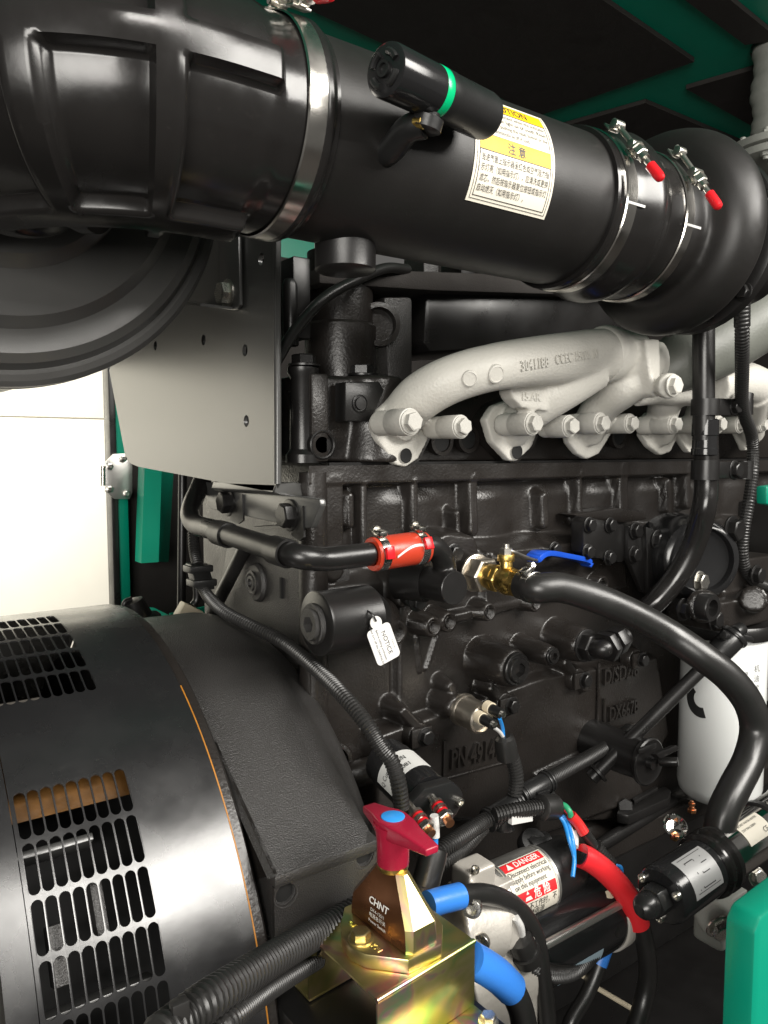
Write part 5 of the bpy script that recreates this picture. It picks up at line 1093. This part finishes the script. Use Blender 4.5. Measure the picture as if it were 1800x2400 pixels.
for k in range(3): hose([c_+V(.006*k-.006, 0, 0), c_+V(.01*k-.03, 0, -.06)], .004, 'lead', ('bolt', 'wplastic', 'bluewire')[k], cn, 8)
hose([a_, at('kl', 850, 745, Y=.4), at('kl', 850, 690, Y=.4)], .008, 'cable', 'rubber', cn, 8)
# notice tag
nt_ = thing('notice_tag', 'white plastic notice tag hanging on the block', 'tag', at('W', 822, 1440, Y=-.175))
to = at('W', 791, 1367, Y=-.17); tu = at('W', 818, 1441, Y=-.178); tr_ = at('W', 842, 1347, Y=-.172)
du = unit(tu-to); dv_ = unit((tr_-to)-du*((tr_-to) @ du)); TW, TH = np.linalg.norm(tu-to), np.linalg.norm((tr_-to)-du*((tr_-to) @ du))
ft_ = flat_map(to, du, dv_)
nrm = np.cross(du, dv_); sgn = 1 if nrm @ (CAM-to) > 0 else -1
rr = .006; pl = []
for cx_, cy_, a0 in ((TW-rr, rr, -90), (TW-rr, TH-rr, 0), (rr, TH-rr, 90), (rr, rr, 180)):
    for k in range(5): t = math.radians(a0+90*k/4); pl.append(ft_(cx_+rr*math.cos(t), cy_+rr*math.sin(t), 0))
b = MB(); b.prism(pl, -nrm*sgn*.0012); card_ = b.obj('card', 'wplastic', nt_)
b = MB(); b.lathe(ft_(-.006, TH*.5, 0), nrm*sgn, [(.004, -.0012), (.009, -.0012), (.009, .0002), (.004, .0002)], 24); b.obj('eyelet', 'wplastic', nt_)
hose([ft_(-.008, TH*.5, .002*sgn), ft_(-.02, TH*.45, .0), ft_(-.03, TH*.4, -.02*sgn)], .0013, 'tie', 'rubber', nt_, 6)
text('tag_print', [('NOTICE', TW*.5, TH*.56, TH*.24, 'CENTER'), ('Before adding antifreeze,', TW*.5, TH*.36, TH*.115, 'CENTER'), ('Please turn off the DARINCOCK.', TW*.5, TH*.18, TH*.115, 'CENTER', None), ('SL-813-2-01', TW*.62, TH*.84, TH*.07, 'CENTER')], 'ink', card_, lambda x, y, h: ft_(x, y, .0005*sgn))
# ================================================================== starter motor
sm = thing('starter_motor', 'aluminium nosed starter motor with red and cream danger label', 'starter motor', at('br', 640, 1040, Y=-.2))
YS = -.22
c1 = at('s', 700, 590, Y=YS); R1 = .047
b = MB(); b.lathe(c1-XA*.055, XA, [(R1*.6, -.01), (R1*.96, -.008), (R1, -.002), (R1, .005), (R1*1.03, .006), (R1*1.03, .010), (R1, .011), (R1, .095), (R1*1.03, .096), (R1*1.03, .101), (R1, .102)], 64); b.obj('solenoid_case', 'alu_m', sm, smooth=30)
b = MB(); b.lathe(c1+XA*.047, XA, [(R1, 0), (R1*.99, .05), (R1*.95, .062), (R1*.7, .066), (0, .066)], 64); b.rod(c1+V(.045, .02, R1*.75), c1+V(.085, .02, R1*.75), .017); b.obj('solenoid_cap', 'plastic', sm, smooth=30)
lmS = cyl_map(c1-XA*.050, XA, V(0, -.80, .60), R1)
lw, lh = .092, R1*1.9
dl_ = patch('danger_label', lw, lh, 'cream_label', sm, lambda x, y, h: lmS(x, y, h), 8, 24, 0, -lh*.56, .0010)
S2 = lambda x, y, h: lmS(x, y-lh*.56, h)
patch('red_band', lw*.88, lh*.15, 'redprint', dl_, lambda x, y, h: S2(x, y, h), 8, 6, lw*.06, lh*.82, .0014, .0003)
patch('red_band', lw*.88, lh*.17, 'redprint', dl_, lambda x, y, h: S2(x, y, h), 8, 6, lw*.06, lh*.30, .0014, .0003)
for t__ in (('▲ DANGER', lw*.5, lh*.85, .0125, 'CENTER', None, .0002), ('▲ 危 险', lw*.5, lh*.335, .0150, 'CENTER', None, .0003)): text('label_print', [t__], 'wink', dl_, lambda x, y, h: S2(x, y, .0018))
text('label_print', [('Disconnect electrical', lw*.08, lh*.72, .0105, 'LEFT', lw*.84), ('supply before working', lw*.08, lh*.62, .0105, 'LEFT', lw*.84), ('on this equipment', lw*.08, lh*.52, .0100, 'LEFT', lw*.70), ('设备不工作时，不', lw*.08, lh*.17, .0125, 'LEFT', lw*.84), ('能通电源', lw*.2, lh*.05, .0120, 'LEFT', lw*.45)], 'ink', dl_, lambda x, y, h: S2(x, y, .0016))
for x, y, w_, h_ in ((lw*.03, lh*.02, lw*.94, .0006), (lw*.03, lh*.97, lw*.94, .0006), (lw*.03, lh*.02, .0006, lh*.95), (lw*.965, lh*.02, .0006, lh*.95)): patch('printed_line', w_, h_, 'ink', dl_, lambda a, c, h: S2(a, c, h), 6, 8, x, y, .0014, .0003)
c2 = at('s', 1030, 930, Y=-.25); R2 = .060
b = MB(); b.lathe(c2-XA*.125, XA, [(R2*.9, 0), (R2, .003), (R2, .215), (R2*.97, .217)], 64); b.obj('yoke', 'gloss', sm)
b = MB(); b.lathe(c2+XA*.088, XA, [(R2*1.04, 0), (R2*1.06, .003), (R2*1.06, .022), (R2*.98, .034), (R2*.6, .042), (R2*.3, .046)], 64); b.rod(c2+V(.086, 0, R2*.85), c2+V(.118, 0, R2*.85), .014); b.obj('end_bell', 'alu', sm, bevel=.001)
b = MB(); b.rod(c2+V(-.12, -R2*.82, R2*.62), c2+V(.10, -R2*.82, R2*.62), .0065); b.obj('through_bolt', 'alu_m', sm)
bolt(sm, c2+V(.118, -R2*.82, R2*.62), XA, .010, 'bolt')
lmY = cyl_map(c2-XA*.045, XA, V(0, -.94, -.2), R2)
rp_ = patch('rating_plate', .075, .050, 'blue_label', sm, lmY, 8, 12, 0, -.045, .0009)
text('rating_print', [('M93R', .004, -.014, .015), ('3103952NX', .004, -.026, .009), ('24V 7.8kW', .004, -.037, .009)], 'ink', rp_, lambda x, y, h: lmY(x, y, .0014))
mb = MB()                                              # drive-end nose casting
n0 = c1-XA*.065
mb.lathe(c2-XA*.12, -XA, [(R2*1.05, 0), (R2*1.08, .01), (R2*1.10, .03), (R2*1.02, .05), (R2*.95, .10), (R2*.9, .14)], 48)
mb.lathe(n0+XA*.006, -XA, [(R1*1.08, 0), (R1*1.1, .012), (R1*.9, .03), (R1*.7, .08)], 48)
mb.box((n0+c2-XA*.12)/2-XA*.02, (.05, .09, .10)); mb.box(at('s', 360, 520, Y=-.235), (.050, .040, .045)); mb.box(at('s', 470, 600, Y=-.23), (.06, .05, .03))
fx = c2[0]-.145
mb.box(at('s', 640, 1150, Y=-.29), (.045, .05, .10)); mb.box(at('s', 600, 1370, Y=-.28), (.07, .06, .08)); mb.rod(at('s', 130, 930, Y=-.29), at('s', 470, 860, Y=-.29), .048, n=32)
mb.box(V(fx, c2[1], c2[2]+.0), (.026, .165, .185)); mb.box(V(fx-.03, c2[1]-.01, c2[2]-.03), (.06, .12, .12)); mb.rod(V(fx-.10, c2[1]-.01, c2[2]+.02), V(fx+.01, c2[1]-.01, c2[2]+.02), .075, n=32); mb.box(at('s', 600, 880, Y=-.31), (.030, .035, .055))
mb.rod(at('s', 470, 990, Y=-.31), at('s', 560, 950, Y=-.30), .018); mb.rod(at('s', 350, 760, Y=-.29), at('s', 450, 730, Y=-.28), .018)
mb.lathe(V(fx-.03, c2[1], c2[2]), -XA, [(R2*1.12, 0), (R2*1.05, .04), (R2*.9, .10)], 48)
fuse(mb, 'nose_casting', 'alu', sm, .0034, 4)
bolt(sm, at('s', 375, 470, Y=-.255), V(-.1, -.3, .9), .006, 'bolt', 'socket', 'screw')
for x, y in ((385, 597), (420, 748)):
    q_ = at('br', x, y, Y=-.335); bolt(sm, q_, V(-.75, -.6, .2), .0115, 'bolt', 'socket', 'cap_screw')
b = MB(); q_ = at('br', 855, 335, Y=-.24); b.rod(q_+V(-.03, 0, -.02), q_, .006); b.obj('power_stud', 'copper', sm); bolt(sm, q_-V(.012, 0, .008), V(.75, -.2, .5), .011, 'bolt', 'hexplain', 'nut')
b = MB(); b.lathe(at('br', 645, 320, Y=-.20), V(-.2, -.6, .75), [(.006, -.02), (.022, -.015), (.0225, 0), (.020, .006), (.008, .007), (.005, .003), (0, .003)], 32); b.obj('breather_knob', 'plastic', sm)
# cables round the starter: each its own thing
def cable(label, pts, r, sleeve=None, smat=None):
    t_ = thing('battery_cable', label, 'cable', at('br', pts[-1][0], pts[-1][1], Y=pts[-1][2]), 'thick battery cables')
    hose([at('br', x, y, Y=yy) for x, y, yy in pts], r, 'insulation', 'rubber', t_, 18, 12)
    if sleeve: hose([at('br', x, y, Y=yy) for x, y, yy in sleeve], r*1.22, 'heat_shrink', smat, t_, 22, 12)
    return t_
cable('black battery cable with blue sleeve arching over the starter nose', [(250, 580, -.33), (330, 553, -.33), (440, 545, -.325), (540, 580, -.32), (615, 650, -.32), (660, 750, -.325), (683, 900, -.33), (700, 1040, -.335), (715, 1200, -.34)], .0125, [(190, 590, -.33), (250, 572, -.33), (330, 552, -.33)], 'blueshrink')
cable('black battery cable with blue sleeve leaving the front of the plated bracket', [(390, 830, -.40), (470, 890, -.40), (545, 950, -.40), (590, 1040, -.405), (610, 1150, -.41)], .0155, [(370, 822, -.40), (430, 855, -.40), (490, 895, -.40), (548, 950, -.40)], 'blueshrink')
cable('black battery cable with long red sleeve at the right of the starter', [(850, 375, -.27), (940, 435, -.285), (1030, 520, -.30), (1095, 640, -.31), (1132, 780, -.315), (1140, 900, -.315), (1120, 1010, -.315), (1085, 1130, -.32)], .0145, [(850, 378, -.27), (895, 400, -.277), (960, 450, -.288), (1030, 525, -.30), (1075, 600, -.307), (1100, 675, -.311)], 'redshrink')
cable('thin black cable with blue sleeve dropping behind the starter conduit', [(970, 700, -.27), (945, 800, -.27), (915, 890, -.27), (870, 990, -.27), (810, 1090, -.27), (780, 1180, -.27)], .0115, [(965, 735, -.27), (945, 790, -.27), (925, 845, -.27)], 'blueshrink')
sc = thing('starter_conduit', 'short corrugated conduit looping under the starter motor', 'conduit', at('br', 740, 900, Y=-.3))
corrugated([at('br', 615, 800, Y=-.325), at('br', 640, 850, Y=-.325), at('br', 720, 890, Y=-.32), at('br', 820, 875, Y=-.305), at('br', 900, 800, Y=-.295), at('br', 960, 700, Y=-.29)], .0125, 'conduit', 'conduit', sc)
for (x, y), (x2, y2) in (((585, 735), (620, 820)), ((1000, 620), (955, 700))):
    a_, c_ = at('br', x, y, Y=-.325 if x < 800 else -.288), at('br', x2, y2, Y=-.325 if x < 800 else -.29); b = MB(); LL = np.linalg.norm(c_-a_); b.lathe(a_, c_-a_, [(.008, -.003), (.016, 0), (.018, .006), (.018, LL*.6), (.021, LL*.62), (.021, LL)], 24); b.obj('boot', 'rubber', sc)
hose([at('br', 568, 645, Y=-.33), at('br', 590, 685, Y=-.33), at('br', 597, 735, Y=-.325)], .005, 'white_lead', 'wplastic', sc, 10)
hose([at('br', 965, 545, Y=-.285), at('br', 990, 570, Y=-.285), at('br', 1000, 620, Y=-.287)], .0055, 'white_lead', 'ivory', sc, 10)
for (a_, c_, l_) in (((760, 828), (880, 912), 'white cable tie tail sticking out left of the hanging cable'), ((918, 948), (1065, 1036), 'white cable tie tail sticking out right of the hanging cable')):
    b = MB(); b.rod(at('br', *a_, Y=-.24), at('br', *c_, Y=-.255), .0042, n=10); tag(b.obj('cable_tie_tail', 'ivory'), l_, 'cable tie', 'white cable tie tails')
# ================================================================== coolant heater
ch = thing('coolant_heater', 'polished and black tubular coolant heater with wiring diagram label', 'heater', at('br', 1300, 660, Y=-.42))
k0, k1 = at('br', 1195, 555, Y=-.43), at('br', 1560, 310, Y=-.43); kd = unit(k1-k0); RK = psize(66, at('br', 1290, 490, Y=-.43))
b = MB(); b.lathe(k0, kd, [(0, 0), (RK*.9, 0), (RK*.97, .003), (RK, .007), (RK, .10)], 56); b.obj('terminal_housing', 'gloss', ch)
b = MB(); b.lathe(k0+kd*.098, kd, [(RK*1.02, 0), (RK*1.14, .004), (RK*1.16, .008), (RK*1.06, .012), (RK*1.06, .018), (RK*1.17, .023), (RK*1.17, .032), (RK*1.02, .036)], 56); b.obj('joint_ring', 'rubber_gl', ch)
b = MB(); b.lathe(k0+kd*.13, kd, [(RK*.98, 0), (RK*.98, .20), (RK*1.04, .205), (RK*1.04, .22)], 56); b.obj('polished_tube', 'chrome', ch)
b = MB(); b.lathe(k0+kd*.245, kd, [(RK*1.0, 0), (RK*1.08, .003), (RK*1.08, .012), (RK*1.0, .016)], 56); b.obj('end_ring', 'rubber', ch)
hmap = cyl_map(k0+kd*.022, kd, V(-.35, -.70, .75), RK)
dg_ = patch('diagram_label', .062, RK*1.45, 'silver_label', ch, hmap, 8, 20, 0, -RK*.75, .0008)
b = MB()
for x, y, w_, h_ in ((.012, -.02, .0012, .035), (.012, .015, .018, .0012), (.03, -.005, .0012, .02), (.03, -.005, .015, .0012), (.045, -.02, .0012, .035), (.02, -.02, .025, .0012), (.02, -.02, .0012, .02), (.038, .006, .012, .0012), (.006, -.023, .05, .0008), (.006, .022, .05, .0008)):
    b.add([hmap(x, y, .0014), hmap(x+w_, y, .0014), hmap(x+w_, y+h_, .0014), hmap(x, y+h_, .0014)], [(0, 1, 2, 3)])
g = b.obj('wiring_diagram', 'ink', dg_, fix=False); g['kind'] = 'stuff'
wmap = cyl_map(k0+kd*.165, kd, V(-.2, -.55, .85), RK*.985)
rl_ = patch('rating_label', .06, RK*.9, 'cream_label', ch, wmap, 8, 12, 0, -RK*.45, .0008)
text('rating_print', [('JACKET WATER HEATER', .003, .010, .0045), ('220V 50Hz 2000W', .003, .002, .0045), ('CE', .042, -.012, .010)], 'ink', rl_, lambda x, y, h: wmap(x, y, .0014))
b = MB(); b.hexa(k0-kd*.022, kd, .021, .022); b.lathe(k0-kd*.034, kd, [(.008, -.012), (.014, -.006), (.017, 0), (.017, .012)], 28); b.obj('cable_gland', 'plastic', ch, bevel=.001)
u_, v_, w_ = basis(-kd)
for a in (150, 30, 270): bolt(ch, k0+(u_*math.cos(math.radians(a))+v_*math.sin(math.radians(a)))*RK*.78, -kd, .0058, 'bolt', 'socket', 'screw')
hi = hh[-1]; b = MB(); b.sweep(spline([hi+ZA*.01, hi-ZA*.02, k0+kd*.115+ZA*RK*.9], 6), .021, 24); b.obj('inlet_elbow', 'rubber', ch)
b = MB(); b.lathe(hh[-2]-ZA*.012, hh[-3]-hh[-2], [(RHH, -.006), (RHH+.003, -.006), (RHH+.003, .008), (RHH, .008)], 36, cap=False); b.box(hh[-2]+V(.028, -.012, -.02), (.022, .006, .014)); b.obj('spring_clamp', 'gloss', ch)
hb = thing('heater_bracket', 'rough grey cast bracket with bolt under the coolant heater', 'bracket', at('br', 1450, 700, Y=-.38))
b = MB(); b.box(at('br', 1450, 630, Y=-.38), (.07, .05, .08)); b.rod(at('br', 1420, 650, Y=-.40), at('br', 1500, 560, Y=-.36), .028); fuse(b, 'casting', 'heat', hb, .005, 4)
bolt(hb, at('br', 1445, 680, Y=-.43), V(-.3, -.8, -.3), .016, 'bolt')
bolt(hb, at('br', 1610, 470, Y=-.40), V(-.3, -.8, .3), .012, 'bolt')
fi = thing('drain_fitting', 'small polished cup fitting with copper nut left of the coolant heater', 'pipe fitting', at('br', 1270, 320, Y=-.3))
b = MB(); b.lathe(at('br', 1260, 250, Y=-.3), V(-.3, -.5, .6), [(.004, -.014), (.014, -.010), (.020, 0), (.018, .001), (.012, -.008), (0, -.010)], 36); b.obj('cup', 'chrome', fi)
bolt(fi, at('br', 1252, 295, Y=-.30), V(-.3, -.7, .4), .008, 'copper', 'nut', 'nut'); bolt(fi, at('br', 1330, 160, Y=-.25), ZA, .006, 'copper', 'nut', 'nut'); bolt(fi, at('br', 1330, 190, Y=-.25), ZA, .008, 'copper', 'nut', 'nut')
# ================================================================== battery isolator on plated bracket
zb = at('i', 755, 1860, Y=-.43)[2]
A = at('i', 755, 1860, Z=zb); Bq = at('i', 150, 1290, Z=zb); Cq = at('i', 1600, 1340, Z=zb)
ib = thing('isolator_bracket', 'yellow zinc plated folded bracket carrying the red switch', 'bracket', (A+Bq)/2+V(.05, 0, -.08))
T_ = .0030; ex_ = unit(Cq-A); ey_ = unit(Bq-A); Lx, Ly = np.linalg.norm(Cq-A), np.linalg.norm(Bq-A); hF_ = .074
def bq(x, y, z): return A+ex_*x+ey_*y+ZA*z
b = MB(); b.prism([bq(0, 0, 0), bq(Lx, 0, 0), bq(Lx, Ly, 0), bq(0, Ly, 0)], (0, 0, -T_)); b.obj('top_sheet', 'zinc', ib, bevel=.001)
b = MB(); b.prism([bq(0, 0, -T_*1.02), bq(Lx, 0, -T_*1.02), bq(Lx, 0, -hF_), bq(0, 0, -hF_)], ey_*T_); b.obj('front_flange', 'zinc', ib, bevel=.001)
b = MB(); b.prism([bq(0, T_, -hF_-.0002), bq(Lx, T_, -hF_-.0002), bq(Lx, -.05, -hF_-.0002), bq(0, -.05, -hF_-.0002)], (0, 0, -T_)); b.obj('front_foot', 'zinc', ib, bevel=.001)
holed_plate('rear_flange', [bq(0, Ly, -T_*1.02), bq(Lx, Ly, -T_*1.02), bq(Lx, Ly, -hF_), bq(0, Ly, -hF_)], [bq(.014, Ly, -.026)], .004, -ey_*T_, 'zinc', ib)
b = MB(); b.prism([bq(0, Ly-T_, -hF_-.0002), bq(Lx, Ly-T_, -hF_-.0002), bq(Lx, Ly+.03, -hF_-.0002), bq(0, Ly+.03, -hF_-.0002)], (0, 0, -T_)); b.obj('rear_foot', 'zinc', ib, bevel=.001)
b = MB(); b.sweep([bq(0, .0022, -.0022), bq(Lx, .0022, -.0022)], .0031, 12); b.obj('folded_edge', 'zinc', ib)
bolt(ib, bq(Lx*.96, -.026, -hF_), ZA, .0085, 'bolt', 'hex')
bb = thing('steel_pedestal', 'black steel pedestal under the plated bracket', 'pedestal', bq(Lx/2, Ly/2, -.3))
b = MB(); b.prism([bq(-.03, -.08, -hF_-.0045), bq(Lx+.012, -.08, -hF_-.0045), bq(Lx+.012, Ly+.07, -hF_-.0045), bq(-.03, Ly+.07, -hF_-.0045)], (0, 0, -.25)); b.obj('body', 'satin', bb, bevel=.004)
isw = thing('battery_isolator', 'battery isolator switch with raspberry red T-handle and blue dot', 'switch', bq(Lx*.5, Ly*.5, 0))
zp = zb+.016
base_px = ((470, 1050), (436, 1200), (445, 1300), (520, 1400), (650, 1462), (1025, 1512), (1310, 1372), (1318, 1200), (1180, 1000), (760, 930))
b = MB(); b.prism([at('i', x, y, Z=zp) for x, y in base_px], (0, 0, -.0155)); b.obj('mounting_base', 'zinc', isw, bevel=.0015)
z0 = zp+.0005; Lp, Fp, Rp = at('i', 505, 1080, Z=z0), at('i', 1030, 1492, Z=z0), at('i', 1296, 1345, Z=z0); Kp = Lp+Rp-Fp
cI = (Lp+Rp)/2
zt_ = at('i', 925, 690, Y=cI[1])[2]-z0                 # height of the body top under the stem
def bring(z, s_, chm):
    c4 = [cI+(p_-cI)*s_ for p_ in (Lp, Fp, Rp, Kp)]; out = []
    for k in range(4):
        P0, Pa, Pb = c4[k], c4[k-1], c4[(k+1) % 4]; la, lb = np.linalg.norm(Pa-P0), np.linalg.norm(Pb-P0); cc_ = chm*min(la, lb)
        out += [P0+(Pa-P0)/la*cc_, P0+(Pb-P0)/lb*cc_]
    return [p_*V(1, 1, 0)+ZA*z for p_ in out]
RR = [bring(z0, 1.0, .13), bring(z0+.006, 1.0, .13), bring(z0+zt_*.36, .97, .15), bring(z0+zt_*.97, .44, .36), bring(z0+zt_, .40, .36)]
def skin(ks, name, m, top=False, **kw):
    b = MB(); n = 8; vs_ = [p_ for r in RR for p_ in r]
    fs_ = [(i*n+k, i*n+(k+1) % n, (i+1)*n+(k+1) % n, (i+1)*n+k) for i in range(len(RR)-1) for k in ks]
    if top: fs_ += [tuple(range((len(RR)-1)*n, len(RR)*n))]
    b.add(vs_, fs_); o = b.obj(name, m, isw, smooth=20, **kw); return o
skin((0, 1, 7), 'dark_reflection_side', 'zinc_dark')                # long side towards the alternator, its dark reflection put into the colour
skin((2, 3, 4, 5, 6), 'plated_cover', 'zinc', True)
P1_, P2_ = RR[1][1], RR[1][2]; Q1_, Q2_ = RR[2][1], RR[2][2]; S1_, S2_ = RR[3][1], RR[3][2]
fu = unit(P2_-P1_); wf = np.linalg.norm(P2_-P1_)
def fm2(x, y, h):                                       # follows the lower wall, then the sloping shoulder
    t = min(1, max(0, y/np.linalg.norm(Q1_-P1_))); a0_ = P1_*(1-t)+Q1_*t; b0_ = P2_*(1-t)+Q2_*t
    if y > np.linalg.norm(Q1_-P1_):
        t = (y-np.linalg.norm(Q1_-P1_))/np.linalg.norm(S1_-Q1_); a0_ = Q1_*(1-t)+S1_*t; b0_ = Q2_*(1-t)+S2_*t
    nn = unit(np.cross(fu, unit(Q1_-P1_) if y <= np.linalg.norm(Q1_-P1_) else unit(S1_-Q1_))); nn = nn if nn @ (CAM-P1_) > 0 else -nn
    return (a0_+b0_)/2 + fu*x + nn*(.0009+h)
hy = np.linalg.norm(Q1_-P1_)
text('printed_text', [('CHNT', .0, hy+.004, .0115, 'CENTER', None, .0003), ('DK4-125/1', .0, hy-.004, .0052, 'CENTER'), ('电源总开关', .0, hy-.0105, .0056, 'CENTER'), ('Power Switch', .0, hy-.017, .0052, 'CENTER'), ('浙江正泰汽车科技', -.001, hy-.0235, .0050, 'CENTER'), ('有限公司', -.001, hy-.0295, .0050, 'CENTER')], 'wink', isw, fm2)
bolt(isw, at('i', 610, 1330, Z=zp), ZA, .0105, 'zinc', 'hex', spin=.4)
text('stamped_text', [('OFF', 0, 0, .009, 'LEFT'), ], 'zinc', isw, flat_map(at('i', 490, 1190, Z=zp), unit(Fp-Lp), unit(np.cross(ZA, Fp-Lp))), .0008)
text('stamped_text', [('KAI', 0, 0, .009, 'LEFT'), ], 'zinc', isw, flat_map(at('i', 690, 1390, Z=zp), unit(Fp-Lp), unit(np.cross(ZA, Fp-Lp))), .0008)
sc_ = V(cI[0], cI[1], z0+zt_); rS = .0178
b = MB(); b.lathe(sc_-ZA*.001, ZA, [(rS*.9, 0), (rS*.95, .002), (rS*.95, .006)], 32); b.obj('collar', 'brass', isw)
zh = at('i', 925, 262, Y=cI[1])[2]
b = MB(); b.lathe(sc_+ZA*.004, ZA, [(rS*.94, 0), (rS*.98, .002), (rS, zh-sc_[2]-.03), (rS*1.08, zh-sc_[2]-.018), (rS*1.2, zh-sc_[2]-.010)], 36); b.obj('stem', 'maroon', isw)
E1, E2 = at('i', 650, 140, Z=zh), at('i', 1205, 515, Z=zh); E1 = V(E1[0], E1[1], zh); top = V(cI[0], cI[1], zh)
hv = unit((E2-E1)*V(1, 1, 0)); hs = np.cross(ZA, hv); l1, l2 = -((top-E1) @ hv), (E2-top) @ hv
def hsec(x, w_, zt2, zb2): c_ = top*V(1, 1, 0)+hv*x; return [c_-hs*w_+ZA*(zh+zt2), c_+hs*w_+ZA*(zh+zt2), c_+hs*w_*.92+ZA*(zh+zb2), c_-hs*w_*.92+ZA*(zh+zb2)]
secs = [hsec(l1, .0085, -.004, -.012), hsec(l1*.5, .0125, -.0015, -.016), hsec(l1*.25, .0165, 0, -.018), hsec(0, .0185, 0, -.018), hsec(l2*.25, .0165, 0, -.018), hsec(l2*.5, .0125, -.0015, -.016), hsec(l2, .0085, -.004, -.012)]
vs_ = [p_ for r in secs for p_ in r]
b = MB(); b.add(vs_, [(i*4+k, i*4+(k+1) % 4, i*4+4+(k+1) % 4, i*4+4+k) for i in range(6) for k in range(4)] + [(0, 1, 2, 3), (27, 26, 25, 24)]); th_ = b.obj('tee_handle', 'maroon', isw, bevel=.0022, seg=3)
b = MB(); b.lathe(top+ZA*.0002, ZA, [(.0128, 0), (.0128, .0008), (.0122, .0011), (0, .0011)], 36); b.obj('blue_dot', 'bluedot', th_)
# two thick conduits leaving the bracket to the lower left
for pts_, r_, l_ in (([(1560, 600, -.275), (1480, 648, -.283), (1370, 712, -.305), (1250, 780, -.34), (1080, 885, -.39), (900, 1000, -.43), (780, 1090, -.445), (680, 1170, -.46)], .0165, 'thick corrugated conduit running from the plated bracket to lower left'), ([(1400, 815, -.29), (1290, 880, -.32), (1150, 970, -.37), (1010, 1080, -.43), (920, 1160, -.44)], .0095, 'thin corrugated conduit below the thick one at lower left')):
    tag(corrugated([at('bl', x, y, Y=yy) for x, y, yy in pts_], r_, 'cable_conduit', 'conduit', None, .0072 if r_ > .012 else .005), l_, 'conduit', 'conduits at the plated bracket')
b = MB(); b.box(at('bl', 775, 1060, Y=-.455), (.014, .010, .022)); tag(b.obj('conduit_clip', 'conduit', bevel=.002), 'small grey clip on the end of the thick conduit', 'clip')
# ================================================================== right edge: green rail, lagged pipe, drum
gr_ = at('p', 1699, 2150, Y=-.62); g2 = at('p', 1800, 2062, Y=-.62)
b = MB(); b.prism([gr_, gr_+V(.01, 0, .012), V(1.2, -.62, gr_[2]+.05), V(1.2, -.62, gr_[2]-.5), V(gr_[0], -.62, gr_[2]-.5)], (0, -.03, 0)); tag(b.obj('green_rail', 'green_rail', bevel=.004), 'bright green canopy door edge at the lower right', 'panel')
b = MB(); b.prism([at('p', 1797, 1140, Y=-.3), at('p', 1830, 1135, Y=-.3), at('p', 1830, 1190, Y=-.3), at('p', 1797, 1182, Y=-.3)], (0, .02, 0)); tag(b.obj('green_catch', 'green_rail', bevel=.004), 'small green catch at the right picture edge', 'catch')
lp = thing('lagged_pipe', 'light grey pipe with steel band behind the white filter', 'pipe', at('p', 1800, 1640, Y=-.08))
b = MB(); b.sweep(spline([at('kr', 1560, 800, Y=-.06), at('kr', 1620, 850, Y=-.06), at('kr', 1665, 950, Y=-.06), at('kr', 1670, 1150, Y=-.06)], 8), .055, 28); b.obj('lagging', 'heat', lp)
b = MB(); q_ = at('kr', 1668, 1070, Y=-.06); b.lathe(q_-ZA*.02, ZA, [(.056, 0), (.058, .002), (.058, .038), (.056, .04)], 40, cap=False); b.obj('steel_band', 'steel', lp)
